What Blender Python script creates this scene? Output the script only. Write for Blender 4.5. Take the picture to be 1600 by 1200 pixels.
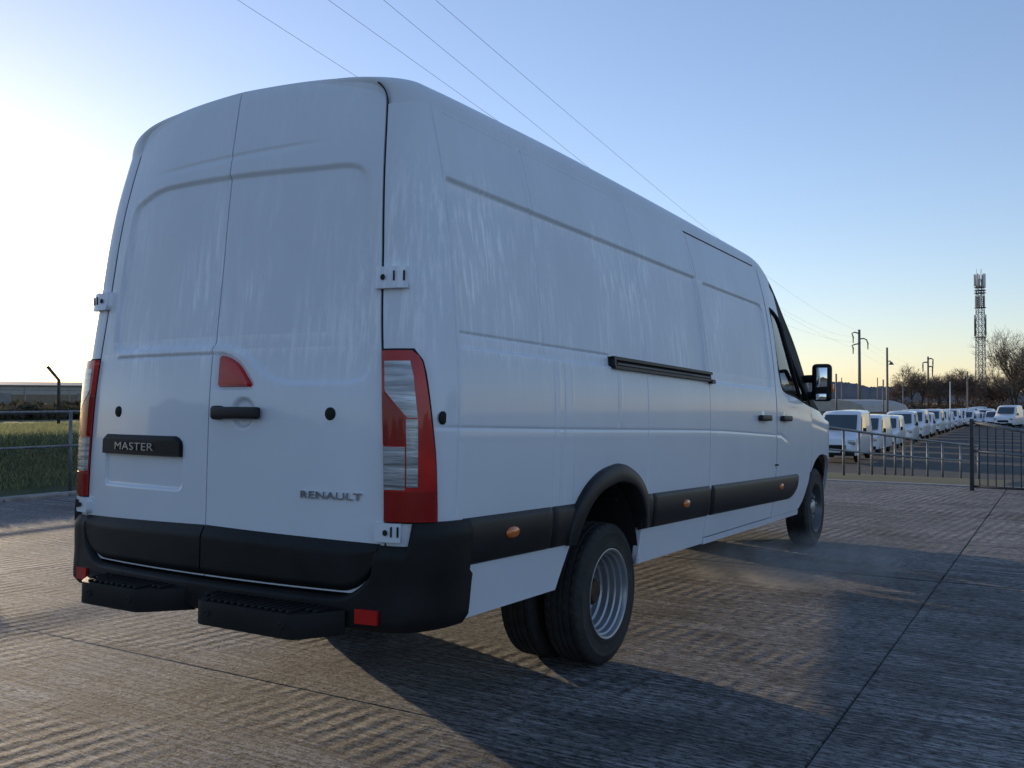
import bpy, bmesh, math, random
import numpy as np
from mathutils import Vector, Matrix
random.seed(4); np.random.seed(4)
R = math.radians
scene = bpy.context.scene
for o in list(bpy.data.objects): bpy.data.objects.remove(o)

# ------------------------------------------------------------------ camera
CAM = np.array([2.947, -4.228, 1.310]); YAW, PITCH, FPX = -.5409, .0164, 1457.3
cam = bpy.data.cameras.new('camera'); cam_o = bpy.data.objects.new('camera', cam)
scene.collection.objects.link(cam_o)
cam.sensor_width = 36; cam.lens = FPX*36/1600; cam.clip_end = 6000; cam.clip_start = .05
cam_o.location = CAM; cam_o.rotation_euler = (math.pi/2+PITCH, 0, -YAW)
scene.camera = cam_o
scene.render.resolution_x, scene.render.resolution_y = 1024, 768
FW = np.array([math.sin(YAW)*math.cos(PITCH), math.cos(YAW)*math.cos(PITCH), math.sin(PITCH)])
RT = np.array([math.cos(YAW), -math.sin(YAW), 0.]); UP = np.cross(RT, FW)
def at(px, py, d):            # the point d metres into the view behind a photograph pixel
    return CAM + d*(FW + RT*(px-800)/FPX + UP*(600-py)/FPX)
def at_z(px, d, z):           # same column and depth, but at height z
    p = at(px, 600, d); return np.array([p[0], p[1], z])

# ------------------------------------------------------------------ sky, sun, exposure
SUN_EL, SUN_AZ = R(7.3), R(-65)
world = bpy.data.worlds.new('World'); scene.world = world; world.use_nodes = True
wn = world.node_tree; wn.nodes.clear()
sky = wn.nodes.new('ShaderNodeTexSky'); sky.sky_type = 'NISHITA'; sky.sun_disc = False
sky.sun_elevation = SUN_EL; sky.sun_rotation = SUN_AZ; sky.altitude = 50
sky.air_density = 1.0; sky.dust_density = .25; sky.ozone_density = 1.9
bg = wn.nodes.new('ShaderNodeBackground'); bg.inputs['Strength'].default_value = .15
wo = wn.nodes.new('ShaderNodeOutputWorld')
tint = wn.nodes.new('ShaderNodeMix'); tint.data_type = 'RGBA'; tint.blend_type = 'MULTIPLY'; tint.inputs['Factor'].default_value = 1
tint.inputs['B'].default_value = (1.01, 1.0, 1.21, 1)       # cool white balance of the winter sky, the same in every direction
gam = wn.nodes.new('ShaderNodeGamma'); gam.inputs['Gamma'].default_value = .82      # thin winter haze evens the sky out
wn.links.new(sky.outputs[0], gam.inputs['Color']); wn.links.new(gam.outputs[0], tint.inputs['A']); wn.links.new(tint.outputs['Result'], bg.inputs[0]); wn.links.new(bg.outputs[0], wo.inputs[0])
sun = bpy.data.lights.new('sun', 'SUN'); sun.energy = 2.4; sun.angle = R(.55); sun.color = (1, .78, .52)
sun_o = bpy.data.objects.new('sun', sun); scene.collection.objects.link(sun_o)
sd = Vector((math.sin(SUN_AZ)*math.cos(SUN_EL), math.cos(SUN_AZ)*math.cos(SUN_EL), math.sin(SUN_EL)))
sun_o.rotation_euler = sd.to_track_quat('Z', 'Y').to_euler()
vs_ = scene.view_settings; vs_.view_transform = 'Standard'; vs_.look = 'None'; vs_.gamma = 1
vs_.exposure = .86; vs_.use_curve_mapping = False
scene.render.engine = 'CYCLES'

# ------------------------------------------------------------------ helpers
COL = scene.collection
def link(o, parent=None):
    COL.objects.link(o)
    if parent: o.parent = parent
    return o
def tag(o, label=None, cat=None, group=None, kind=None):
    if label: o['label'] = label
    if cat: o['category'] = cat
    if group: o['group'] = group
    if kind: o['kind'] = kind
    return o
def empty(name, loc=(0,0,0), rz=0):
    o = bpy.data.objects.new(name, None); o.location = loc; o.rotation_euler = (0,0,rz); o.empty_display_size = .2
    return link(o)
def mesh(name, v, f, m=None, parent=None, smooth=False):
    me = bpy.data.meshes.new(name)
    me.from_pydata([tuple(map(float, p)) for p in v], [], [tuple(int(i) for i in q) for q in f])
    if m: me.materials.append(m)
    if smooth: me.polygons.foreach_set('use_smooth', [True]*len(me.polygons))
    me.update()
    return link(bpy.data.objects.new(name, me), parent)
class MB:                                     # mesh builder: collects shapes, makes one object
    def __init__(s): s.v = []; s.f = []
    def add(s, v, f):
        n = len(s.v); s.v += [tuple(map(float, p)) for p in v]; s.f += [tuple(int(i)+n for i in q) for q in f]
        return s
    def box(s, c, d, rz=0, ax=None):
        c = np.array(c, float); h = np.array(d, float)/2
        P = np.array([(x,y,z) for x in (-1,1) for y in (-1,1) for z in (-1,1)])*h
        if rz: 
            k = np.array([[math.cos(rz),-math.sin(rz),0],[math.sin(rz),math.cos(rz),0],[0,0,1]]); P = P@k.T
        if ax is not None: P = P@np.array(ax)      # rows = local axes
        return s.add(P+c, [(0,1,3,2),(4,6,7,5),(0,4,5,1),(2,3,7,6),(0,2,6,4),(1,5,7,3)])
    def tube(s, pts, r, n=8, cap=True):
        pts = [np.array(p, float) for p in pts]
        if not hasattr(r, '__len__'): r = [r]*len(pts)
        V = []; F = []; prev = None
        for i, p in enumerate(pts):
            t = pts[min(i+1, len(pts)-1)]-pts[max(i-1, 0)]; t = t/(np.linalg.norm(t)+1e-12)
            if prev is None:
                a = np.array([0,0,1.]) if abs(t[2]) < .9 else np.array([1.,0,0])
            else: a = prev
            u = np.cross(t, np.cross(a, t)); u /= (np.linalg.norm(u)+1e-12); w = np.cross(t, u); prev = u
            for k in range(n):
                q = 2*math.pi*k/n; V.append(p+r[i]*(u*math.cos(q)+w*math.sin(q)))
        for i in range(len(pts)-1):
            for k in range(n):
                k2 = (k+1) % n; F.append((i*n+k, i*n+k2, (i+1)*n+k2, (i+1)*n+k))
        if cap: F.append(tuple(range(n))[::-1]); F.append(tuple((len(pts)-1)*n+k for k in range(n)))
        return s.add(V, F)
    def prism(s, poly, p0, p1, plane='xy'):    # extrude a polygon; plane names its two axes
        n = len(poly); V = []
        for w in (p0, p1):
            for a, b in poly:
                V.append({'xy':(a,b,w),'xz':(a,w,b),'yz':(w,a,b)}[plane])
        F = [tuple(range(n))[::-1], tuple(range(n, 2*n))]+[(i,(i+1)%n,n+(i+1)%n,n+i) for i in range(n)]
        return s.add(V, F)
    def build(s, name, m, parent=None, smooth=False, bevel=0, seg=2, angle=None):
        o = mesh(name, s.v, s.f, m, parent, smooth)
        bm = bmesh.new(); bm.from_mesh(o.data); bmesh.ops.recalc_face_normals(bm, faces=bm.faces)
        if bevel:
            es = [e for e in bm.edges if len(e.link_faces) == 2 and e.calc_face_angle(0) > .5]
            bmesh.ops.bevel(bm, geom=es, offset=bevel, segments=seg, affect='EDGES', profile=.6, clamp_overlap=True)
        bm.to_mesh(o.data); bm.free()
        if angle or bevel:
            o.data.polygons.foreach_set('use_smooth', [True]*len(o.data.polygons))
            o.data.set_sharp_from_angle(angle=R(angle or 40))
        return o
def lathe(prof, n=48, ax='x', close=False):
    V = []; F = []; m = len(prof)
    for k in range(n):
        q = 2*math.pi*k/n
        for x, r in prof: V.append((x, r*math.cos(q), r*math.sin(q)))
    for k in range(n):
        k2 = (k+1) % n
        for i in range(m-1): F.append((k*m+i, k2*m+i, k2*m+i+1, k*m+i+1))
    return V, F

# ------------------------------------------------------------------ materials
def mat(name, col, rough=.6, metal=0, coat=0, var=0, vscale=4, bump=0, bscale=40, spec=.5, trans=0, emit=None, stretch=None, col2=None, ior=1.5, coat_r=.05):
    m = bpy.data.materials.new(name); m.use_nodes = True; nt = m.node_tree; b = nt.nodes['Principled BSDF']
    b.inputs['Base Color'].default_value = (*col, 1); b.inputs['Roughness'].default_value = rough
    b.inputs['Metallic'].default_value = metal; b.inputs['Coat Weight'].default_value = coat
    b.inputs['Coat Roughness'].default_value = coat_r
    b.inputs['Specular IOR Level'].default_value = spec; b.inputs['Transmission Weight'].default_value = trans
    b.inputs['IOR'].default_value = ior
    if var or bump or col2:
        tc = nt.nodes.new('ShaderNodeTexCoord'); mp = nt.nodes.new('ShaderNodeMapping')
        nt.links.new(tc.outputs['Object'], mp.inputs[0])
        if stretch: mp.inputs['Scale'].default_value = stretch
    if var or col2:
        n = nt.nodes.new('ShaderNodeTexNoise'); n.inputs['Scale'].default_value = vscale; n.inputs['Detail'].default_value = 6
        nt.links.new(mp.outputs[0], n.inputs['Vector'])
        r = nt.nodes.new('ShaderNodeValToRGB'); r.color_ramp.elements[0].position = .32; r.color_ramp.elements[1].position = .68
        c2 = col2 or tuple(min(1, c*(1+var)) for c in col)
        c1 = col if col2 else tuple(c*(1-var) for c in col)
        r.color_ramp.elements[0].color = (*c1, 1); r.color_ramp.elements[1].color = (*c2, 1)
        nt.links.new(n.outputs['Fac'], r.inputs[0]); nt.links.new(r.outputs[0], b.inputs['Base Color'])
    if bump:
        n2 = nt.nodes.new('ShaderNodeTexNoise'); n2.inputs['Scale'].default_value = bscale; n2.inputs['Detail'].default_value = 4
        nt.links.new(mp.outputs[0], n2.inputs['Vector'])
        bp = nt.nodes.new('ShaderNodeBump'); bp.inputs['Strength'].default_value = bump; bp.inputs['Distance'].default_value = .01
        nt.links.new(n2.outputs['Fac'], bp.inputs['Height']); nt.links.new(bp.outputs[0], b.inputs['Normal'])
    return m
def glass(name, tint, refl=.12):
    m = bpy.data.materials.new(name); m.use_nodes = True; nt = m.node_tree; nt.nodes.clear()
    t = nt.nodes.new('ShaderNodeBsdfTransparent'); t.inputs[0].default_value = (*tint, 1)
    g = nt.nodes.new('ShaderNodeBsdfGlossy'); g.inputs['Roughness'].default_value = .02
    fr = nt.nodes.new('ShaderNodeFresnel'); fr.inputs[0].default_value = 1.5
    mx = nt.nodes.new('ShaderNodeMixShader'); o = nt.nodes.new('ShaderNodeOutputMaterial')
    nt.links.new(fr.outputs[0], mx.inputs[0]); nt.links.new(t.outputs[0], mx.inputs[1]); nt.links.new(g.outputs[0], mx.inputs[2])
    nt.links.new(mx.outputs[0], o.inputs[0]); return m

def paint_material():
    m = bpy.data.materials.new('white_paint'); m.use_nodes = True; nt = m.node_tree; b = nt.nodes['Principled BSDF']
    N = nt.nodes.new; L = nt.links.new
    tc = N('ShaderNodeTexCoord'); mp = N('ShaderNodeMapping'); mp.inputs['Scale'].default_value = (38, 38, 1.1)
    L(tc.outputs['Object'], mp.inputs[0])
    n = N('ShaderNodeTexNoise'); n.inputs['Scale'].default_value = 1; n.inputs['Detail'].default_value = 7; n.inputs['Roughness'].default_value = .7
    L(mp.outputs[0], n.inputs['Vector'])
    n2 = N('ShaderNodeTexNoise'); n2.inputs['Scale'].default_value = 1.6; n2.inputs['Detail'].default_value = 3
    mp2 = N('ShaderNodeMapping'); mp2.inputs['Scale'].default_value = (1.5, 1.5, .8); L(tc.outputs['Object'], mp2.inputs[0]); L(mp2.outputs[0], n2.inputs['Vector'])
    n3 = N('ShaderNodeTexNoise'); n3.inputs['Scale'].default_value = 160; n3.inputs['Detail'].default_value = 2; L(tc.outputs['Object'], n3.inputs['Vector'])
    sx = N('ShaderNodeSeparateXYZ'); L(tc.outputs['Object'], sx.inputs[0])
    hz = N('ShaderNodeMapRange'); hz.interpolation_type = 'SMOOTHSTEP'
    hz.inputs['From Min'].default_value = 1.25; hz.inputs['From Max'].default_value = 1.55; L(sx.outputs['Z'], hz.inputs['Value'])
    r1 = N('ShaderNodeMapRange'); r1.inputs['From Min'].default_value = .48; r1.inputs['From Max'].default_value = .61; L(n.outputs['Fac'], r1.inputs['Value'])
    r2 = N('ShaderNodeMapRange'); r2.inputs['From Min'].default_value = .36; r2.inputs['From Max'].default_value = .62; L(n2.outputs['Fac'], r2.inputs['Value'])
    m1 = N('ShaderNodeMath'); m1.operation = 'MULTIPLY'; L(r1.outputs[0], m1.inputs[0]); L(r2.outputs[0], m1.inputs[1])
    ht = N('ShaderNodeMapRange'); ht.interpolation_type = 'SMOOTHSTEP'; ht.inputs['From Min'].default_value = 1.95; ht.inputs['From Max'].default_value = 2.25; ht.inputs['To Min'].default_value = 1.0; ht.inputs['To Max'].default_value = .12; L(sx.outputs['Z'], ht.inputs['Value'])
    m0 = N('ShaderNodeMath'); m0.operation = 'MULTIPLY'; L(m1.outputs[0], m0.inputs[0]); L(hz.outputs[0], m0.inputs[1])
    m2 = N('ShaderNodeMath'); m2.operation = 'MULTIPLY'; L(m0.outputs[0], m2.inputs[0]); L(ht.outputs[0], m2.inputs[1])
    def band(lo, hi):                 # frost drips hanging below the pressed edges
        a = N('ShaderNodeMapRange'); a.inputs['From Min'].default_value = lo; a.inputs['From Max'].default_value = hi; L(sx.outputs['Z'], a.inputs['Value'])
        c = N('ShaderNodeMapRange'); c.inputs['From Min'].default_value = hi; c.inputs['From Max'].default_value = hi+.008; c.inputs['To Min'].default_value = 1; c.inputs['To Max'].default_value = 0; L(sx.outputs['Z'], c.inputs['Value'])
        q = N('ShaderNodeMath'); q.operation = 'MULTIPLY'; L(a.outputs[0], q.inputs[0]); L(c.outputs[0], q.inputs[1]); return q.outputs[0]
    nd = N('ShaderNodeTexNoise'); nd.inputs['Scale'].default_value = 1; nd.inputs['Detail'].default_value = 4; nd.inputs['Roughness'].default_value = .7
    mpd = N('ShaderNodeMapping'); mpd.inputs['Scale'].default_value = (62, 62, 2.0); L(tc.outputs['Object'], mpd.inputs[0]); L(mpd.outputs[0], nd.inputs['Vector'])
    ba = N('ShaderNodeMath'); ba.operation = 'MAXIMUM'; L(band(1.99, 2.092), ba.inputs[0]); L(band(1.39, 1.466), ba.inputs[1])
    bb = N('ShaderNodeMath'); bb.operation = 'MAXIMUM'; L(ba.outputs[0], bb.inputs[0]); L(band(1.44, 1.52), bb.inputs[1])
    bs = N('ShaderNodeMath'); bs.operation = 'SUBTRACT'; bs.inputs[1].default_value = .66; bm_ = N('ShaderNodeMath'); bm_.operation = 'ADD'; L(nd.outputs['Fac'], bm_.inputs[0])
    bk = N('ShaderNodeMath'); bk.operation = 'MULTIPLY'; bk.inputs[1].default_value = .30; L(bb.outputs[0], bk.inputs[0]); L(bk.outputs[0], bm_.inputs[1]); L(bm_.outputs[0], bs.inputs[0])
    b5 = N('ShaderNodeMath'); b5.operation = 'MULTIPLY'; b5.use_clamp = True; b5.inputs[1].default_value = 4.5; L(bs.outputs[0], b5.inputs[0])
    cm = N('ShaderNodeMath'); cm.operation = 'GREATER_THAN'; cm.inputs[1].default_value = .10          # no drips on the plain corner posts
    ca = N('ShaderNodeMath'); ca.operation = 'ADD'; ca.inputs[1].default_value = 1.51; L(sx.outputs['Y'], ca.inputs[0]); cb = N('ShaderNodeMath'); cb.operation = 'ABSOLUTE'; L(ca.outputs[0], cb.inputs[0]); L(cb.outputs[0], cm.inputs[0])
    b7 = N('ShaderNodeMath'); b7.operation = 'MULTIPLY'; L(b5.outputs[0], b7.inputs[0]); L(bb.outputs[0], b7.inputs[1])
    b8 = N('ShaderNodeMath'); b8.operation = 'MULTIPLY'; b8.inputs[1].default_value = .62; L(b7.outputs[0], b8.inputs[0])
    b6 = N('ShaderNodeMath'); b6.operation = 'MULTIPLY'; L(b8.outputs[0], b6.inputs[0]); L(cm.outputs[0], b6.inputs[1])
    m3 = N('ShaderNodeMath'); m3.operation = 'MAXIMUM'; L(m2.outputs[0], m3.inputs[0]); L(b6.outputs[0], m3.inputs[1])
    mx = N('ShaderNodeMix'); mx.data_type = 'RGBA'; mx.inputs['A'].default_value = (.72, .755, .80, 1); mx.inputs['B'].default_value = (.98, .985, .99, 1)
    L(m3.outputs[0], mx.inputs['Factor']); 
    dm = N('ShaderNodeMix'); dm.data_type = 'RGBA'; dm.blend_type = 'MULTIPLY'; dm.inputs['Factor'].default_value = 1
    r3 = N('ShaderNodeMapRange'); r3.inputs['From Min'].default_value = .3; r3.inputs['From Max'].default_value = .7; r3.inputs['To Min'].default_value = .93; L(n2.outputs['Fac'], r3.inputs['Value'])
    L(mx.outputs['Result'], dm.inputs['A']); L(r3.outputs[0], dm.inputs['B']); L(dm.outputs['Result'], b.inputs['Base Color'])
    ro = N('ShaderNodeMapRange'); ro.inputs['To Min'].default_value = .34; ro.inputs['To Max'].default_value = .5; L(hz.outputs[0], ro.inputs['Value']); L(ro.outputs[0], b.inputs['Roughness'])
    cw = N('ShaderNodeMapRange'); cw.inputs['To Min'].default_value = .6; cw.inputs['To Max'].default_value = .12; L(hz.outputs[0], cw.inputs['Value']); L(cw.outputs[0], b.inputs['Coat Weight'])
    b.inputs['Coat Roughness'].default_value = .06
    bp = N('ShaderNodeBump'); bp.inputs['Strength'].default_value = .05; bp.inputs['Distance'].default_value = .01; L(n3.outputs['Fac'], bp.inputs['Height']); L(bp.outputs[0], b.inputs['Normal'])
    return m
M = {}
M['paint'] = paint_material()
M['plastic'] = mat('black_plastic', (.011,.011,.011), .55, var=.35, vscale=5, bump=.12, bscale=350, spec=.25)
M['trim'] = mat('dark_trim', (.014,.014,.015), .45, var=.25, vscale=4, bump=.08, bscale=300, spec=.3)
M['dark'] = mat('underbody_black', (.012,.012,.012), .8)
M['jamb'] = mat('seal_and_gap_black', (.006,.006,.007), .8)
M['rubber'] = mat('tyre_rubber', (.022,.021,.020), .75, var=.35, vscale=12, bump=.25, bscale=120)
M['steel'] = mat('silver_steel', (.36,.37,.39), .38, metal=.7, var=.12, vscale=8)
M['darksteel'] = mat('dark_steel', (.10,.105,.11), .4, metal=.6, var=.15, vscale=8)
M['hub'] = mat('rusty_hub', (.06,.035,.02), .7, metal=.4, var=.4, vscale=20)
M['red'] = mat('red_lens', (.46,.010,.008), .22, coat=.5, var=.25, vscale=6, bump=.06, bscale=120, spec=.3)
M['deepred'] = mat('deep_red_lens', (.26,.006,.005), .22, coat=.45, bump=.06, bscale=120, spec=.3)
M['clear'] = mat('clear_lens', (.34,.36,.38), .22, metal=.3, coat=.6, var=.55, vscale=9, bump=.18, bscale=20, stretch=(.4,.4,5))
M['orange'] = mat('orange_lens', (.65,.14,.01), .2, coat=1)
M['chrome'] = mat('chrome', (.80,.81,.83), .09, metal=1)
M['darkchrome'] = mat('grey_lettering', (.42,.41,.40), .25, metal=.5)
M['glass'] = glass('tinted_glass', (.86,.94,.90))
M['dglass'] = mat('dark_glass', (.03,.05,.055), .06, coat=1)
M['mirror'] = mat('mirror_glass', (.85,.87,.88), .02, metal=1)
M['seat'] = mat('seat_fabric', (.05,.052,.055), .9, var=.2, vscale=30)
M['galv'] = mat('galvanised_rail', (.16,.17,.18), .5, metal=.3, var=.3, vscale=15)
M['rail_dark'] = mat('dark_rail_paint', (.035,.037,.04), .5, var=.3, vscale=15)
M['pole'] = mat('grey_pole', (.14,.13,.13), .6, var=.2, vscale=3)
M['wire'] = mat('wire_grey', (.05,.05,.06), .5)
M['bark'] = mat('bark', (.060,.045,.034), .9, var=.35, vscale=6)
M['twig'] = mat('twig_brown', (.15,.105,.078), .9, var=.3, vscale=1.5)
M['mast'] = mat('mast_steel', (.30,.31,.32), .5, metal=.3)
M['mastdark'] = mat('mast_dark', (.07,.075,.08), .6)
M['antenna'] = mat('antenna_white', (.62,.63,.63), .5)
# ------------------------------------------------------------------ ground
def ground_material():
    m = bpy.data.materials.new('brushed_concrete'); m.use_nodes = True; nt = m.node_tree; b = nt.nodes['Principled BSDF']
    N = nt.nodes.new; L = nt.links.new
    tc = N('ShaderNodeNewGeometry'); P = tc.outputs['Position']
    def noise(scale, detail=4, stretch=None, rough=.55, rot=0):
        mp = N('ShaderNodeMapping'); L(P, mp.inputs[0])
        if stretch: mp.inputs['Scale'].default_value = stretch
        mp.inputs['Rotation'].default_value = (0, 0, rot)
        n = N('ShaderNodeTexNoise'); n.inputs['Scale'].default_value = scale; n.inputs['Detail'].default_value = detail; n.inputs['Roughness'].default_value = rough
        L(mp.outputs[0], n.inputs['Vector']); return n.outputs['Fac']
    def rng(x, a, c, lo=0., hi=1.):
        r = N('ShaderNodeMapRange'); r.inputs['From Min'].default_value = a; r.inputs['From Max'].default_value = c
        r.inputs['To Min'].default_value = lo; r.inputs['To Max'].default_value = hi; L(x, r.inputs['Value']); return r.outputs[0]
    def math_(op, a, c):
        r = N('ShaderNodeMath'); r.operation = op
        for k, q in enumerate((a, c)):
            if isinstance(q, (int, float)): r.inputs[k].default_value = q
            else: L(q, r.inputs[k])
        return r.outputs[0]
    big = noise(.55, 5); mid = noise(3.2, 6, rough=.65); fine = noise(95, 3, rough=.7); pit = noise(38, 4, rough=.7)
    brush = noise(1, 5, (.55, 46, 1), .6)                 # broom lines along X
    brush2 = noise(1, 3, (1.3, 95, 1), .6)
    wave = N('ShaderNodeTexWave'); wave.bands_direction = 'X'; wave.wave_type = 'BANDS'
    mpw = N('ShaderNodeMapping'); L(P, mpw.inputs[0]); mpw.inputs['Rotation'].default_value = (0, 0, R(7)); L(mpw.outputs[0], wave.inputs['Vector'])
    wave.inputs['Scale'].default_value = 3.1; wave.inputs['Distortion'].default_value = 1.9; wave.inputs['Detail'].default_value = 2; wave.inputs['Detail Scale'].default_value = 3.5
    patch = rng(noise(1, 3, (.55, 1.5, 1), .6), .42, .60)
    ridges = math_('MULTIPLY', wave.outputs['Fac'], patch)
    # colour
    r = N('ShaderNodeValToRGB'); e = r.color_ramp.elements
    e[0].position = .36; e[0].color = (.110, .110, .111, 1); e[1].position = .64; e[1].color = (.285, .282, .279, 1)
    mixn = math_('ADD', math_('MULTIPLY', big, .45), math_('MULTIPLY', mid, .55)); L(mixn, r.inputs[0])
    sp = rng(noise(1, 4, (17, 62, 1), .78), .42, .54, .22, 1.32)
    br = rng(brush, .38, .58, .42, 1.25)  # broom grooves darkened in the colour as well, standing in for their shade
    k = math_('MULTIPLY', sp, br)
    k = math_('MULTIPLY', k, rng(noise(.75, 6, (1, 1.4, 1), .62, .4), .50, .66, 1.08, .62))      # damp and oily stains
    k = math_('MULTIPLY', k, rng(noise(1, 3, (.11, 2.6, 1), .5, -.12), .56, .64, 1.0, .80))         # faint tyre tracks
    mul = N('ShaderNodeMix'); mul.data_type = 'RGBA'; mul.blend_type = 'MULTIPLY'; mul.inputs['Factor'].default_value = 1
    L(r.outputs[0], mul.inputs['A']); L(k, mul.inputs['B'])
    L(mul.outputs['Result'], b.inputs['Base Color'])
    b.inputs['Roughness'].default_value = .8; b.inputs['Specular IOR Level'].default_value = .35
    h = math_('ADD', math_('MULTIPLY', brush, 1.0), math_('MULTIPLY', brush2, .45))
    h = math_('ADD', h, math_('MULTIPLY', ridges, .85))
    h = math_('ADD', h, math_('MULTIPLY', pit, .8)); h = math_('ADD', h, math_('MULTIPLY', fine, .40))
    h = math_('ADD', h, math_('MULTIPLY', mid, .8))
    bp = N('ShaderNodeBump'); bp.inputs['Strength'].default_value = 1.0; bp.inputs['Distance'].default_value = .026
    L(h, bp.inputs['Height']); L(bp.outputs[0], b.inputs['Normal'])
    return m
M['concrete'] = ground_material()
M['joint'] = mat('joint_filler', (.012,.011,.010), .9, var=.4, vscale=8)
M['kerb'] = mat('kerb_concrete', (.24,.22,.20), .85, var=.3, vscale=5, bump=.4, bscale=30)
M['soil'] = mat('dark_soil', (.055,.045,.035), .95, var=.5, vscale=2.5, bump=.8, bscale=12)
M['grass_base'] = mat('winter_grass', (.040,.055,.022), .95, col2=(.085,.085,.04), vscale=1.6, bump=.9, bscale=9)
M['asphalt'] = mat('asphalt', (.032,.033,.034), .9, var=.35, vscale=1.2, bump=.5, bscale=30)

def smooth(x, a, b):
    t = np.clip((np.asarray(x, float)-a)/(b-a), 0, 1); return t*t*(3-2*t)
def terrain_h(X, Y):
    X = np.asarray(X, float); Y = np.asarray(Y, float)
    left = .80*smooth(-X, 10.3, 11.9) - .9*smooth(-X, 22, 90)
    far = -1.55*smooth(Y+.08*X, 11.2, 36) - .75*smooth(Y, 36, 130) 
    h = np.where(X < -10.2, left*(1-smooth(Y, 18, 60)) + far*smooth(X, -30, -8)*1.0 - .9*smooth(Y, 40, 120)*smooth(-X, 8, 30)*0, far)
    h = h - .10
    inside = (X > -8.9) & (X < 32) & (Y > -20) & (Y < 11.45)
    return np.where(inside, -.14, h)
def terrain():
    xs = np.r_[np.linspace(-1500,-100,16)[:-1], np.linspace(-100,-16,22)[:-1], np.arange(-16,-8.4,.2), np.linspace(-8.2,34,26), np.linspace(38,140,24), np.linspace(200,1800,14)]
    ys = np.r_[np.linspace(-300,-20.3,10), np.linspace(-20,11.3,40), np.arange(11.5,20,.4), np.linspace(20.5,140,50), np.linspace(160,2400,24)]
    X, Y = np.meshgrid(xs, ys); Z = terrain_h(X, Y)
    V = np.stack([X,Y,Z], -1).reshape(-1,3); nx = len(xs)
    F = [(j*nx+i, j*nx+i+1, (j+1)*nx+i+1, (j+1)*nx+i) for j in range(len(ys)-1) for i in range(nx-1)]
    o = mesh('ground', V, F, M['grass_base'], smooth=True)
    o.data.materials.append(M['asphalt']); o.data.materials.append(M['soil']); o.data.materials.append(M['joint'])
    cx = np.array([V[list(f)].mean(0) for f in F])
    mi = np.zeros(len(F), int)
    mi[(cx[:,0] > 1.8) & (cx[:,1] > 11) & (cx[:,1] < 26)] = 1
    mi[(cx[:,0] > -10.3) & (cx[:,0] < -8.2) & (cx[:,1] < 18)] = 2
    mi[(cx[:,0] > -8.9) & (cx[:,0] < 32) & (cx[:,1] > -20) & (cx[:,1] < 11.3)] = 3
    o.data.polygons.foreach_set('material_index', mi.tolist())
    return tag(o, kind='structure')
terrain()
# concrete apron: cast slabs with open joints
apron = MB().box((11.6, -4.4, -.115), (40.6, 31.2, .05)).build('concrete_apron', M['joint']); tag(apron, kind='structure')
XE = [-8.7, -3.95, 2.12, 8.2, 14.3, 20.4, 26.5, 31.9]
YE = [-19.9, -13.7, -9.5, -5.3, -1.08, 3.12, 7.32, 11.3]
for i in range(len(XE)-1):
    for j in range(len(YE)-1):
        gx = .003; gy = .021
        if abs(YE[j]+1.08) < .01: gy0 = .002
        else: gy0 = gy
        x0, x1, y0, y1 = XE[i]+gx, XE[i+1]-gx, YE[j]+gy0, YE[j+1]-gy
        if abs(YE[j+1]+1.08) < .01: y1 = YE[j+1]-.002
        dz = random.uniform(-.003, .002)
        MB().box(((x0+x1)/2, (y0+y1)/2, -.045+dz), (x1-x0, y1-y0, .09)).build('concrete_slab', M['concrete'], apron, bevel=.006, seg=1)
for yj in YE[1:-1]:
    if abs(yj+1.08) > .01: MB().box((11.6, yj, -.03), (40.6, .046, .053)).build('joint_sealant', M['joint'], apron)
MB().box((11.6, -1.08, -.032), (40.6, .02, .050)).build('joint_sealant', M['kerb'], apron)
# kerb stones along the left edge of the apron and a far edge strip
kerb = MB().box((-8.93, -2.2, -.10), (.30, 27.0, .1)).build('kerb', M['joint']); tag(kerb, kind='structure')
y = -15.6
while y < 11.2:
    MB().box((-8.93, y+.455, -.03+random.uniform(-.006,.006)), (.26, .89, .13)).build('kerb_stone', M['kerb'], kerb, bevel=.02, seg=1)
    y += .915
edge = MB().box((4.0, 11.42, -.06), (25.2, .20, .14)).build('apron_edge', M['kerb'], bevel=.015, seg=1); tag(edge, kind='structure')

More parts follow.
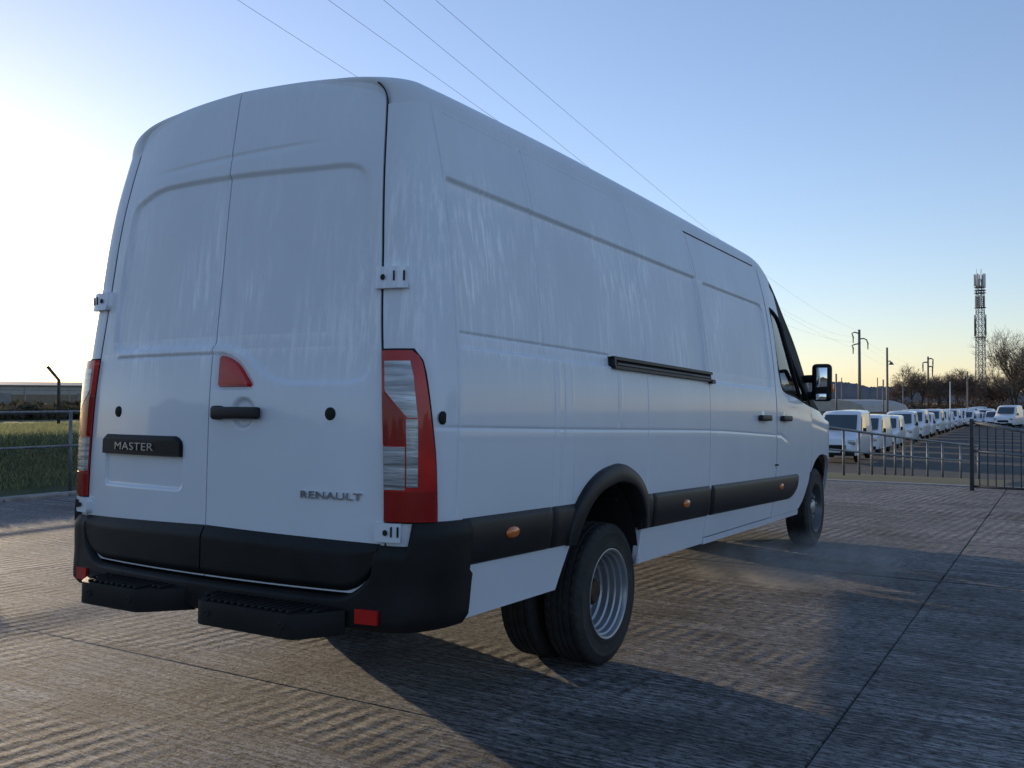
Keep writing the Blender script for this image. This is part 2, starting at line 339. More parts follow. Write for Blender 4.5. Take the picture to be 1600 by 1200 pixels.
# grass on the left bank, real blades
def grass_blades(name, n, region, hmin, hmax, m, label):
    rs = np.random.RandomState(7); V = []; F = []
    x = rs.uniform(region[0], region[1], n); y = rs.uniform(region[2], region[3], n); z = terrain_h(x, y)-.01
    a = rs.uniform(0, 6.28, n); h = rs.uniform(hmin, hmax, n); l = rs.uniform(.2, .9, n)*h; b = rs.uniform(0, 6.28, n); w = rs.uniform(.006, .014, n)
    for i in range(n):
        dx, dy = math.cos(a[i])*w[i], math.sin(a[i])*w[i]; k = len(V)
        V += [(x[i]-dx,y[i]-dy,z[i]),(x[i]+dx,y[i]+dy,z[i]),(x[i]+math.cos(b[i])*l[i],y[i]+math.sin(b[i])*l[i],z[i]+h[i])]; F.append((k,k+1,k+2))
    o = mesh(name, V, F, m); return tag(o, label, 'grass', kind='stuff')
def leafy(name, c1, c2, tr=.5):
    m = bpy.data.materials.new(name); m.use_nodes = True; nt = m.node_tree; b = nt.nodes['Principled BSDF']
    g = nt.nodes.new('ShaderNodeNewGeometry'); r = nt.nodes.new('ShaderNodeValToRGB')
    r.color_ramp.elements[0].color = (*c1,1); r.color_ramp.elements[1].color = (*c2,1)
    nt.links.new(g.outputs['Random Per Island'], r.inputs[0]); nt.links.new(r.outputs[0], b.inputs['Base Color'])
    b.inputs['Roughness'].default_value = .8
    t = nt.nodes.new('ShaderNodeBsdfTranslucent'); nt.links.new(r.outputs[0], t.inputs[0])
    mx = nt.nodes.new('ShaderNodeMixShader'); mx.inputs[0].default_value = tr; o = nt.nodes['Material Output']
    nt.links.new(b.outputs[0], mx.inputs[1]); nt.links.new(t.outputs[0], mx.inputs[2]); nt.links.new(mx.outputs[0], o.inputs[0]); return m
M['blade'] = leafy('grass_blade', (.15,.165,.11), (.36,.37,.15))
M['hedge'] = leafy('hedge_leaf', (.04,.038,.020), (.12,.10,.06), .3)
grass_blades('bank_grass', 90000, (-17.5, -10.55, 1, 12), .04, .14, M['blade'], 'rough winter grass covering the bank behind the left railing')
# ------------------------------------------------------------------ the panel van: one smooth body surface, cut into its panels
def pch(xs, ys):
    xs = np.array(xs, float); ys = np.array(ys, float); h = np.diff(xs); d = np.diff(ys)/h; m = np.zeros_like(xs)
    for i in range(1, len(xs)-1):
        if d[i-1]*d[i] > 0:
            w1 = 2*h[i]+h[i-1]; w2 = h[i]+2*h[i-1]; m[i] = (w1+w2)/(w1/d[i-1]+w2/d[i])
    m[0] = d[0]; m[-1] = d[-1]
    def f(x):
        x = np.clip(np.asarray(x, float), xs[0], xs[-1]); i = np.clip(np.searchsorted(xs, x)-1, 0, len(xs)-2)
        t = (x-xs[i])/h[i]; t2 = t*t; t3 = t2*t
        return (2*t3-3*t2+1)*ys[i]+(t3-2*t2+t)*h[i]*m[i]+(-2*t3+3*t2)*ys[i+1]+(t3-t2)*h[i]*m[i+1]
    return f
def lin(xs, ys): return lambda x: np.interp(x, xs, ys)
Xs = pch([.30,.49,.69,.9,1.1,1.3,1.5,1.84,2.14,2.4], [.965,.988,1.016,1.03,1.034,1.032,1.018,.981,.932,.866])
Yc = pch([.3,.57,.85,1.2,1.47,1.8,2.14,2.5,2.7], [-1.69,-1.69,-1.69,-1.688,-1.674,-1.645,-1.615,-1.565,-1.535])
Xm = pch([.3,.87,1.33,1.56,2.05,2.40,2.52], [.856,.849,.823,.80,.76,.72,.70])
BOW = pch([.3,1.9,2.5], [.07,.07,.095])
SC, LC = -1.40, .32                      # the rear corner starts at SC and is LC long in the side coordinate s
def rearY(x, z): return Yc(z)+BOW(z)*np.abs(x/Xm(z))**2.2
ze_f = pch([-9,2.75,2.95,3.28,3.62,4.0,4.34,4.5,4.8,5.0,5.1,5.17], [2.40,2.40,2.385,2.28,2.10,1.86,1.55,1.36,1.27,1.15,1.0,.82])
xe_f = pch([2.8,3.28,3.6,4.0,4.34,4.5,4.8,5.0,5.17], [.866,.855,.855,.87,.89,.90,.87,.80,.70])
zt_f = pch([-1.56,-1.4,-1.2,0,2.0,2.9,3.2,3.5,4.0,4.5,4.65,4.9,5.05,5.17], [2.545,2.551,2.562,2.588,2.570,2.548,2.51,2.385,2.02,1.56,1.47,1.36,1.22,1.0])
def sideX(y, z):
    X = Xs(z); ze = ze_f(y); t = smooth(y, 2.8, 3.3)*smooth(z, 1.1, 1)*0 + smooth((z-1.2)/np.maximum(ze-1.2, .12), 0, 1)
    X = X-np.maximum(0, Xs(ze)-xe_f(y))*np.where(y > 2.8, t, 0)
    return X-.26*np.clip((y-4.45)/.72, 0, 1)**2.2
def corner(th, z):
    xm = Xm(z); yb = Yc(z)+BOW(z)
    return xm+(sideX(SC*np.ones_like(z), z)-xm)*np.sin(th), SC+(yb-SC)*np.cos(th)
def body(s, z, D=0.):
    """point on the right flank; s runs along the van and round the rear corner, D is inward depth"""
    s, z = np.broadcast_arrays(np.asarray(s, float), np.asarray(z, float))
    th = np.clip((s-(SC-LC))/LC, 0, 1)*math.pi/2
    cx, cy = corner(th, z)
    x = np.where(s < SC, cx-D*np.sin(th), sideX(s, z)-D); y = np.where(s < SC, cy+D*np.cos(th), s)
    return np.stack([x, y, z], -1)
def sth(deg): return SC-LC*(1-deg/90.)       # corner angle to s
def g(d, w): return np.exp(-(d/w)**2)
def rbox(a, b, a0, a1, b0, b1, r):           # signed distance to a rounded box
    qx = np.abs(a-(a0+a1)/2)-(a1-a0)/2+r; qy = np.abs(b-(b0+b1)/2)-(b1-b0)/2+r
    return np.minimum(np.maximum(qx, qy), 0)+np.hypot(np.maximum(qx, 0), np.maximum(qy, 0))-r
zw = pch([-1.55,-.5,1.25,2.84], [1.172,1.162,1.150,1.108])
def flank_depth(s, z):
    D = np.zeros(np.broadcast(s, z).shape)
    zg = 2.112-.004*np.clip(s, -1.4, 1.3)
    rec = smooth(s, -1.418, -1.40)*smooth(-s, -1.285, -1.268)*smooth(-(z-zg), -.004, .020)*smooth(z, 1.462, 1.474)
    D = D+.016*rec
    D = D+.009*g(z-1.522, .006)*smooth(s, -1.415, -1.405)*smooth(-s, .09, .11)
    for s0, z0, z1, d, w in ((-.785,1.47,2.40,-.0030,.016), (-.755,1.47,2.40,.0040,.0048), (.350,1.47,2.38,-.0025,.014), (.378,1.52,2.10,.0034,.0048), (1.255,1.52,2.3,-.002,.012),
                             (-.70,.85,1.47,.0022,.005), (-.655,.85,1.47,-.0015,.011), (-.605,.85,1.47,.0022,.005), (-.53,.85,1.47,-.0012,.010),
                             (-.04,1.17,1.46,.0024,.005), (.335,.84,1.46,.0030,.005), (-.005,1.17,1.46,-.0015,.010), (-1.432,.86,2.38,.0042,.0048)):
        D = D+1.8*d*g(s-s0, w)*smooth(z, z0-.01, z0+.03)*smooth(-z, -z1-.02, -z1+.04)
    sdw = rbox(s, z, 1.375, 2.725, 1.445, 2.092, .07)
    D = D+.015*smooth(-sdw, -.004, .016)
    D = D+.0034*g(z-zw(s), .006)*smooth(s, -1.54, -1.47)*smooth(-s, -2.83, -2.76)
    D = D-.0006*g(z-zw(s)+.034, .016)*smooth(s, -1.54, -1.40)*smooth(-s, -2.83, -2.70)
    return D
def fine_list(lo, hi, base, feats):
    xs = {round(lo, 4), round(hi, 4)}
    n = max(2, int((hi-lo)/base))
    for v in np.linspace(lo, hi, n+1): xs.add(round(float(v), 4))
    for c, hw, st in feats:
        for v in np.arange(c-hw, c+hw+1e-6, st):
            if lo < v < hi: xs.add(round(float(v), 4))
    xs = sorted(xs); out = [xs[0]]
    for v in xs[1:]:
        if v-out[-1] > .0018: out.append(v)
    out[-1] = hi; return np.array(out)
def grid_panel(name, P, m, parent, inward=None, flip=False, keep=None, smooth_=True, mirror=False, label=None):
    """P (ni,nj,3) point grid to a mesh with a folded edge"""
    ni, nj = P.shape[:2]; V = P.reshape(-1, 3)
    if mirror: V = V*np.array([-1,1,1]); flip = not flip
    I, J = np.meshgrid(np.arange(ni-1), np.arange(nj-1), indexing='ij'); a = (I*nj+J).ravel()
    F = np.stack([a, a+nj, a+nj+1, a+1], -1)
    if flip: F = F[:, ::-1]
    Q = V[F]; ar = np.linalg.norm(np.cross(Q[:,2]-Q[:,0], Q[:,3]-Q[:,1]), axis=1); ok = ar > 1e-8
    if keep is not None: ok &= keep.ravel()
    F = F[ok]
    key = {}; remap = np.zeros(len(V), int); nv = []
    used = np.unique(F)
    for i in used:
        k = tuple(np.round(V[i], 5)); 
        if k not in key: key[k] = len(nv); nv.append(V[i])
        remap[i] = key[k]
    F2 = []
    for q in remap[F]:
        u = list(dict.fromkeys(q.tolist()))
        if len(u) >= 3: F2.append(tuple(u))
    nv = [np.array(p) for p in nv]
    if inward is not None:
        inf = inward if callable(inward) else (lambda p: np.array(inward, float)*(np.array([-1,1,1]) if mirror else 1))
        cnt = {}
        for q in F2:
            for i in range(len(q)):
                e = (q[i], q[(i+1) % len(q)]); 
                if (e[1], e[0]) in cnt: del cnt[(e[1], e[0])]
                else: cnt[e] = 1
        new = {}
        def dupv(i, off):
            k = (i, off)
            if k not in new: new[k] = len(nv); nv.append(nv[i]+(inf(nv[i]) if off else 0))
            return new[k]
        for (p, q) in list(cnt): F2.append((dupv(p,0), dupv(p,1), dupv(q,1), dupv(q,0)))
    o = mesh(name, nv, F2, m, parent, smooth_)
    if label: o['label'] = label
    return o
def flank_grid(slist, zlist, sL=None, sR=None, zB=None, zT=None, depth=flank_depth, off=0.):
    S, Z = np.meshgrid(slist, zlist, indexing='ij'); S = S.copy(); Z = Z.copy()
    for _ in range(2):
        if zB is not None: Z = np.maximum(Z, zB(S))
        if zT is not None: Z = np.minimum(Z, zT(S))
        if sL is not None: S = np.maximum(S, sL(Z))
        if sR is not None: S = np.minimum(S, sR(Z))
    D = depth(S, Z) if depth else 0.
    return body(S, Z, D-off), S, Z

A_P = .02468
van = empty('panel_van')
tag(van, 'large white long panel van with black bumpers and twin rear wheels in the foreground', 'van')
def vpart(o):                       # the empty van sits slightly nose down on its springs
    o.rotation_euler = (-A_P, 0, 0); o.location = (0, -.345*math.sin(A_P), .345*(1-math.cos(A_P))); return o
ZF = [(2.105,.022,.004), (1.522,.018,.004), (1.468,.012,.004), (1.15,.05,.003)]
SF = [(-1.41,.014,.0045), (-1.432,.012,.002), (-.755,.012,.002), (.378,.012,.002), (-.70,.012,.0025), (-.605,.012,.0025), (-.04,.012,.0025), (.335,.012,.0025), (-.78,.05,.0055), (.35,.04,.006), (-.66,.09,.006), (-.53,.03,.006), (-.03,.05,.006), (1.27,.03,.006), (.335,.02,.006), (.29,.02,.003), (-.50,.03,.004)]
seamA = pch([.45,.689,1.08,1.477,1.836,2.157,2.359,2.6], [1.312,1.311,1.312,1.318,1.306,1.291,1.272,1.25])
zarch = lin([-9,-.592,-.586,-.52,-.47,-.42,-.30,-.18,-.05,.08,.18,.262,.296,.302,9], [.455,.455,.47,.62,.72,.80,.885,.935,.95,.935,.89,.80,.70,.455,.455])
zskirt = lambda s: np.where(s < -1.44, .50, .455)
def right_and_left(name, fn, **kw):
    out = []
    for mir in (False, True): out.append(vpart(fn(mir)))
    return out
IN = (-.03, 0, 0)
for mir in (False, True):
    # rear quarter: corner, flank, up to the sliding door seam
    sl = fine_list(SC-LC+.003, 1.33, .034, SF+[(SC-LC/2, LC/2, .012), (-.05,.40,.014)])
    zl = fine_list(.455, 2.40, .03, ZF)
    P, S, Z = flank_grid(sl, zl, sR=lambda z: seamA(z)-.003, zB=lambda s: np.maximum(zarch(s), zskirt(s)), depth=flank_depth)
    q = grid_panel('rear_side_panel', P, M['paint'], van, lambda p: np.array([0,.032,0]) if p[1] < -1.43 else np.array([-.03 if p[0] > 0 else .03,0,0]), mirror=mir); vpart(q)
    # sliding door (the far side is a plain panel of the same shape)
    sl = fine_list(1.26, 2.80, .03, [(1.385,.03,.004), (2.715,.03,.005), (2.78,.04,.008)]); zl = fine_list(.492, 2.385, .03, ZF+[(2.08,.05,.005),(1.455,.03,.005)])
    P, S, Z = flank_grid(sl, zl, sL=lambda z: seamA(z)+.004, sR=lambda z: 2.795+0*z)
    sdoor = vpart(grid_panel('sliding_door' if not mir else 'side_panel', P, M['paint'], van, IN, mirror=mir))
    # sill below the doors
    sl = fine_list(1.318, 3.62, .06, []); zl = fine_list(.448, .486, .01, [])
    P, S, Z = flank_grid(sl, zl, depth=None, off=.004); vpart(grid_panel('sill', P, M['paint'], van, (-.05,0,.0), mirror=mir))
    # pillar between sliding door and cab door
    sl = fine_list(2.803, 2.832, .01, []); zl = fine_list(.49, 2.40, .03, [])
    P, S, Z = flank_grid(sl, zl, depth=None, off=-.004); vpart(grid_panel('door_pillar', P, M['paint'], van, IN, mirror=mir))
    # cab door
    belt = pch([2.8,2.945,2.99,3.06,3.4,3.9,4.4], [1.62,1.62,1.50,1.445,1.41,1.345,1.30])
    wtop = pch([2.8,2.95,3.30,3.45,3.7,3.9,3.97], [2.095,2.095,2.055,1.93,1.65,1.40,1.34])
    farch = lin([-9,3.60,3.64,3.70,3.77,3.86,3.95,4.07,4.2,4.33,4.5,4.62,4.72,4.80,4.86,4.9,9], [.488,.488,.49,.52,.57,.69,.80,.88,.92,.93,.91,.86,.78,.66,.50,.30,.30])
    def cab_depth(s, z): return .006*g(z-(1.108-.25*np.maximum(0, s-2.95)-.0*s), .012)*smooth(-s, -3.25, -3.0)+.004*g(z-1.30+.05*(s-3.4), .02)*smooth(s, 3.0, 3.3)
    sl = fine_list(2.84, 3.93, .03, [(2.96,.06,.008)]); zl = fine_list(.488, 1.63, .03, [(1.1,.05,.006)])
    P, S, Z = flank_grid(sl, zl, zB=farch, zT=lambda s: belt(s)-.0, sR=lin([.4,.62,.9,1.35,2], [3.80,3.86,3.93,3.93,3.93]), depth=cab_depth)
    cdoor = vpart(grid_panel('cab_door', P, M['paint'], van, IN, mirror=mir))
    for nm, s0, s1, zb, zt, mm, off in (('door_frame', 2.84, 2.955, lambda s: 1.615+0*s, lambda s: 2.10+0*s, 'paint', 0),
                                    ('roof_side', 2.838, 3.36, lambda s: np.maximum(wtop(s)+.004, 2.06), ze_f, 'paint', 0),
                                    ('front_pillar', 3.365, 4.50, lambda s: np.where(s < 3.95, np.maximum(wtop(s)+.004, belt(s)+.004), belt(s)+.004), ze_f, 'jamb', 0)):
        zz = np.linspace(0, 1, 24); ss = np.linspace(s0, s1, 40)
        S, T = np.meshgrid(ss, zz, indexing='ij'); lo, hi = zb(S), zt(S); Z = lo+(np.maximum(hi, lo+.001)-lo)*T
        vpart(grid_panel(nm, body(S, Z, -off), M[mm], van, IN, mirror=mir))
    ss = np.linspace(2.957, 3.93, 50); zz = np.linspace(0, 1, 20); S, T = np.meshgrid(ss, zz, indexing='ij')
    lo = belt(S)+.012; hi = np.maximum(wtop(S)-.012, lo+.001); Z = lo+(hi-lo)*T
    vpart(grid_panel('door_window', body(S, Z, .012), M['glass'], van, None, mirror=mir))
    if True:       # seal round the window and the bar of the quarter light
        mb = MB(); loop = [(s, float(wtop(s))-.006) for s in np.linspace(2.955, 3.92, 26)]+[(s, float(belt(s))+.008) for s in np.linspace(3.92, 2.962, 26)]
        loop.append(loop[0]); mb.tube([body(s, z, .004) for s, z in loop], .010, 6)
        mb.tube([body(s, z, .006) for s, z in ((3.385,2.02), (3.50,1.78), (3.62,1.40))], .016, 6)
        if mir: mb.v = [(-x,y,z) for x,y,z in mb.v]
        vpart(mb.build('window_seal', M['jamb'], van, smooth=True))
    # wing and bonnet side
    sl = fine_list(3.936, 5.17, .03, [(4.8,.12,.01)]); zz = np.linspace(0, 1, 40)
    S, T = np.meshgrid(sl, zz, indexing='ij'); lo = farch(S); hi = np.maximum(np.minimum(belt(S), ze_f(S)), lo+.002); Z = lo+(hi-lo)*T
    vpart(grid_panel('front_wing', body(S, Z, .003*g(Z-1.2+.1*(S-4), .02)), M['paint'], van, IN, mirror=mir))

# roof, windscreen, bonnet: arched rows from edge to centre
def crown(s, t, dip=False):
    """row of the roof at s: t=0 at the side edge, 1 at the centre line"""
    s, t = np.broadcast_arrays(np.asarray(s, float), np.asarray(t, float))
    k = np.clip((SC-s)/LC, 0, 1)
    yC = np.where(s < SC, SC+k*(-1.565-SC), s); ze = ze_f(s); zt = zt_f(yC)
    E = body(s, ze); xe = E[..., 0]
    q1 = .016-.010*k; z1 = .86+.15*k; q2 = .866-.06*k; d2 = .015+.004*k
    x = (1-t)**3*xe+3*(1-t)**2*t*(xe-q1)+3*(1-t)*t*t*q2*xe
    z = (1-t)**3*ze+3*(1-t)**2*t*(ze+z1*(zt-ze))+3*(1-t)*t*t*(zt-d2)+t**3*zt
    y = E[..., 1]+(yC-E[..., 1])*(1-(x/np.maximum(xe, .01))**2.2)
    if dip: z = z-.016*smooth(k, .86, 1.0); y = y+.012*smooth(k, .86, 1.0)
    return np.stack([x, y, z], -1)
def both_halves(name, s0, s1, n, m, inward=None, off=0, t0=0):
    ss = np.linspace(s0, s1, n) if np.isscalar(s0) else s0
    t = t0+(1-t0)*np.linspace(0, 1, 40)**1.5; S, T = np.meshgrid(ss, t, indexing='ij'); P = crown(S, T, name == 'roof')
    full = np.concatenate([P, (P*np.array([-1,1,1]))[:, -2::-1]], 1)
    if off: full[..., 2] -= off
    return vpart(grid_panel(name, full, m, van, inward))
both_halves('roof', np.r_[np.linspace(SC-LC+.004, SC, 20), np.linspace(SC+.04, 3.24, 90)], 0, 0, M['paint'], (0,0,-.03))
both_halves('windscreen', 3.25, 4.46, 30, M['glass'], None, .004, .11)
for mir in (False, True):
    S, T = np.meshgrid(np.linspace(3.25, 4.46, 30), np.linspace(0, .115, 6), indexing='ij'); vpart(grid_panel('windscreen_border', crown(S, T), M['jamb'], van, None, mirror=mir))
    if mir: pass
both_halves('bonnet', 4.50, 5.17, 20, M['paint'], (0,0,-.02))
# rain gutter along the roof edge
for mir in (1, -1):
    mb = MB(); mb.tube([body(s, 2.392, -.001)*np.array([mir,1,1]) for s in np.linspace(1.25, 2.72, 30)], .0032, 6); vpart(mb.build('roof_gutter', M['jamb'], van, smooth=True))
    mb = MB(); mb.tube([body(s, 2.385, .002)*np.array([mir,1,1]) for s in np.linspace(-1.35, 1.10, 30)], .003, 6); vpart(mb.build('roof_seam', M['paint'], van, smooth=True))
# front end: grille panel and bumper
mb = MB(); ring = [body(5.165, z)*np.array([1,1,1]) for z in np.linspace(.35, .82, 6)]+[crown(5.165, t) for t in np.linspace(.1, 1, 8)]
ring += [p*np.array([-1,1,1]) for p in ring[::-1][1:]]
mb.add([p for p in ring]+[p+np.array([0,.06,0])*1 for p in ring], [tuple(range(len(ring), 2*len(ring)))]+[(i,i+1,len(ring)+i+1,len(ring)+i) for i in range(len(ring)-1)])
vpart(mb.build('front_grille', M['plastic'], van))
mb = MB(); 
for k in range(20):
    pass
ang = np.linspace(-1, 1, 25); pts = [(.93*a_ if abs(a_) < 1 else .93*a_, 5.19-.34*abs(a_)**3) for a_ in ang]
mb.prism(pts+[(x, y-.1) for x, y in pts[::-1]], .28, .66); vpart(mb.build('front_bumper', M['plastic'], van, bevel=.03))
for sx in (1,-1):
    mb = MB(); mb.prism([(sx*.50,5.20),(sx*.72,5.13),(sx*.83,4.95),(sx*.80,4.90),(sx*.5,5.1)], .92, 1.10); vpart(mb.build('headlight', M['clear'], van, bevel=.02))

# black backing that paints the shade in the panel gaps; floor, bulkhead, chassis
zl = np.linspace(.47, 2.36, 30); sl = np.r_[np.linspace(SC-LC, SC, 12), np.linspace(SC+.1, 2.78, 40)]
for mir in (False, True):
    S, Z = np.meshgrid(sl, zl, indexing='ij'); Z = np.maximum(Z, zarch(S)+.02); P = body(S, Z, .034)
    vpart(grid_panel('dark_gap_backing', P, M['jamb'], van, None, mirror=mir))
    S, Z = np.meshgrid(np.linspace(2.79, 2.85, 5), zl, indexing='ij'); vpart(grid_panel('dark_pillar_backing', body(S, Z, .034), M['jamb'], van, None, mirror=mir))
X, Z = np.meshgrid(np.linspace(-1, 1, 40), np.linspace(.56, 2.44, 30), indexing='ij'); X = X*Xm(Z); P = np.stack([X, rearY(X, Z)+.036, Z], -1)
vpart(grid_panel('dark_door_backing', P, M['jamb'], van, None))
mb = MB(); mb.box((0, .62, .60), (1.60, 4.36, .04)); mb.box((0, 3.6, .62), (1.7, 1.6, .04)); mb.box((0, 2.76, 1.36), (1.72, .03, 1.6))
for sx in (-1, 1): mb.box((sx*.38, .9, .50), (.07, 4.8, .13))
vpart(mb.build('floor_pan', M['dark'], van))
mb = MB().tube([(-.75,0,.345),(-.2,0,.345),(-.12,0,.345),(.12,0,.345),(.2,0,.345),(.75,0,.345)], [.06,.06,.15,.15,.06,.06], 14); mb.tube([(0,.1,.36),(0,3.4,.46)], .04, 10)
mb.build('rear_axle', M['dark'], van, smooth=True)
for sx in (-1, 1):
    mb = MB(); th = np.linspace(R(6), R(174), 22); V = []; F = []
    for t in th:
        for x in (.50, .99): V.append((sx*x, -.14+.01+.455*math.cos(t)*(.98), .42+.50*math.sin(t)))
    F = [(2*i, 2*i+1, 2*i+3, 2*i+2) for i in range(len(th)-1)]; F.append(tuple(2*i for i in range(len(th))))
    mb.add(V, F); vpart(mb.build('arch_liner', M['dark'], van, smooth=False))
    mb = MB(); mb.box((sx*.86, .30, .74), (.16, .02, .24)); mb.box((sx*.80, .22, .80), (.30, .20, .02)); vpart(mb.build('mud_flap', M['plastic'], van, bevel=.005))
    V = []; 
    for t in np.linspace(R(38), R(174), 22):
        for x in (.60, .965): V.append((sx*x, 4.28+.53*math.cos(t), .40+.52*math.sin(t)))
    mb = MB(); mb.add(V, F); vpart(mb.build('arch_liner', M['dark'], van))
# cab inside
for sx in (-1, 1):
    mb = MB(); mb.box((sx*.5, 3.15, 1.0), (.50, .50, .16)); mb.box((sx*.5, 2.90, 1.32), (.48, .12, .62)); mb.box((sx*.5, 2.88, 1.72), (.27, .09, .18)); vpart(mb.build('seat', M['seat'], van, bevel=.03))
mb = MB(); mb.prism([(3.75,.7),(3.72,1.22),(3.95,1.34),(4.4,1.36),(4.5,.8)], -.88, .88, 'yz'); vpart(mb.build('dashboard', M['plastic'], van, bevel=.03))
mb = MB(); th = np.linspace(0, 2*math.pi, 25); mb.tube([(-.5+.2*math.cos(t)*1, 3.62-.09*math.sin(t), 1.28+.17*math.sin(t)) for t in th], .014, 6, cap=False) if False else mb.tube([(.5+.2*math.cos(t), 3.62-.09*math.sin(t), 1.28+.17*math.sin(t)) for t in th], .014, 6, cap=False)
vpart(mb.build('steering_wheel', M['plastic'], van, smooth=True))

# ---- rear doors
def poly_sd(px, pz, poly):
    poly = np.array(poly, float); d = np.full(px.shape, 1e9); ins = np.zeros(px.shape, bool)
    for i in range(len(poly)):
        a, b = poly[i], poly[(i+1) % len(poly)]; e = b-a; w0 = px-a[0]; w1 = pz-a[1]
        t = np.clip((w0*e[0]+w1*e[1])/(e@e), 0, 1); d = np.minimum(d, np.hypot(w0-t*e[0], w1-t*e[1]))
        c = ((a[1] <= pz) & (b[1] > pz)) | ((b[1] <= pz) & (a[1] > pz))
        xi = a[0]+(pz-a[1])/(b[1]-a[1]+1e-12)*(b[0]-a[0]); ins ^= c & (px < xi)
    return np.where(ins, -d, d)
def rnd(poly, r, n=6):                          # round a polygon's corners
    out = []; poly = [np.array(p, float) for p in poly]
    for i, p in enumerate(poly):
        a = poly[i-1]-p; b = poly[(i+1) % len(poly)]-p; la, lb = np.linalg.norm(a), np.linalg.norm(b)
        rr = r[i] if hasattr(r, '__len__') else r; q = min(rr, la*.48, lb*.48)
        p0 = p+a/la*q; p1 = p+b/lb*q
        for t in np.linspace(0, 1, n): out.append(tuple((1-t)**2*p0+2*t*(1-t)*p+t*t*p1))
    return out
REC = rnd([(-.66,2.135),(-.48,2.195),(0,2.188),(.42,2.172),(.685,2.172),(.745,1.80),(.772,1.326),(.33,1.326),(.118,1.478),(-.70,1.478),(-.705,1.70)], [.05,.1,.2,.2,.11,.2,.10,.10,.10,.06,.1])
def rear_depth(x, z):
    sd = poly_sd(x, z, REC)
    up = smooth(z, 2.0, 2.15)
    D = .015*smooth(-sd, -.006, .020)+.003*smooth(-sd, .03, .10)*0
    D = D-.004*g(z-1.462, .010)*smooth(x, -.67, -.63)*smooth(-x, -.10, -.02)
    D = D+.008*g(z-1.447, .007)*smooth(x, -.66, -.63)*smooth(-x, -.02, .01)
    D = D+.0035*smooth(z-2.262-.012*np.clip(x+.45, 0, .9), -.03, .006)*smooth(-(z-2.262-.012*np.clip(x+.45, 0, .9)), -.012, .004)*smooth(-np.abs(x+.02), -.55, -.30)*1.6
    D = D+.010*smooth(-rbox(x, z, -.702, -.150, .90, 1.10, .025), -.004, .008)
    rc = np.hypot(x-.187, (z-1.216)*1.0); D = D+.014*smooth(-rc, -.064, -.045)
    D = D+.006*smooth(-(poly_sd(x, z, TRI)), -.012, -.004)
    return D
TRI = rnd([(.044,1.446),(.095,1.437),(.155,1.408),(.228,1.325),(.218,1.316),(.044,1.316)], [.01,.02,.03,.01,.01,.008], 4)
edge_t = np.linspace(0, 1, 120); edge_row = crown(SC-LC, edge_t)
def door_top(x): return np.interp(np.abs(x), edge_row[::-1, 0], edge_row[::-1, 2])
for sx in (-1, 1):
    if sx > 0: xl = fine_list(.003, .846, .012, [(.187,.08,.006),(.118,.05,.006),(.75,.05,.006),(.14,.10,.0065)])
    else: xl = fine_list(-.846, -.003, .014, [(-.69,.04,.0055),(-.15,.03,.005)])
    zl = fine_list(.565, 2.56, .014, [(2.18,.05,.0042),(1.46,.035,.0045),(1.326,.03,.0045),(2.27,.03,.006),(.90,.015,.005),(1.10,.02,.004),(1.216,.075,.006),(1.38,.075,.006)])
    X, Z = np.meshgrid(xl, zl, indexing='ij')
    zb = lambda x: .572+np.where(np.abs(x) > .70, .06*np.clip((np.abs(x)-.70)/.11, 0, 1)**2.5, 0)
    Z = np.maximum(Z, zb(X)); Z = np.minimum(Z, door_top(X)+.004)
    X = np.clip(X, -(Xm(Z)-.0085), Xm(Z)-.0085)
    D = rear_depth(X, Z); P = np.stack([X, rearY(X, Z)+D, Z], -1)
    top = np.clip((Z-(door_top(X)-.05))/.05, 0, 1); P[..., 1] += .006*top**2.2
    vpart(grid_panel('rear_door', P, M['paint'], van, (0,.03,0), flip=False))
for sx in (-1, 1):       # black tube laid in each door gap to paint its shade
    pts = [np.array([sx*(float(Xm(z))-.0025), float(rearY(Xm(z), z))+.007, z]) for z in np.linspace(.84, 2.39, 40)]
    if sx > 0: pts += [np.array([sx*(p[0]-.0025), p[1]+.004-.004*k/30, p[2]+.001]) for k, p in enumerate(edge_row[2:34])]
    vpart(MB().tube(pts, [.0068]*40+[.0032]*(len(pts)-40), 6).build('dark_gap_line', M['jamb'], van, smooth=True))
doors = [o for o in van.children if o.name.startswith('rear_door')]
def rearp(x, z, off=0.): return np.stack([x, rearY(x, z)-off+0*x, z+0*x], -1)
# black cladding along the foot of the doors
for sx, dr in zip((-1, 1), doors):
    x = np.linspace(.004, .83, 50); t = np.linspace(0, 1, 18); Xq, T = np.meshgrid(x*sx, t, indexing='ij')
    lo = .578+.09*np.clip((np.abs(Xq)-.66)/.155, 0, 1)**2.6; hi = .772-.018*(np.abs(Xq)/.83)
    Zq = lo+(hi-lo)*T; prof = .022*np.minimum(1, np.minimum(T*9, (1-T)*5))
    grid_panel('door_cladding', rearp(Xq, Zq, prof+.003), M['plastic'], dr, (0,.03,0), flip=sx < 0)
for sx, dr in zip((-1, 1), doors):
    xx = np.r_[np.linspace(.004, .66, 14), np.linspace(.68, .818, 16)]; lo = .578+.09*np.clip((xx-.66)/.155, 0, 1)**2.6
    MB().tube([rearp(np.array(sx*a), np.array(b-.006), -.004) for a, b in zip(xx, lo)], .0026, 6).build('door_edge', M['galv'], dr, smooth=True)
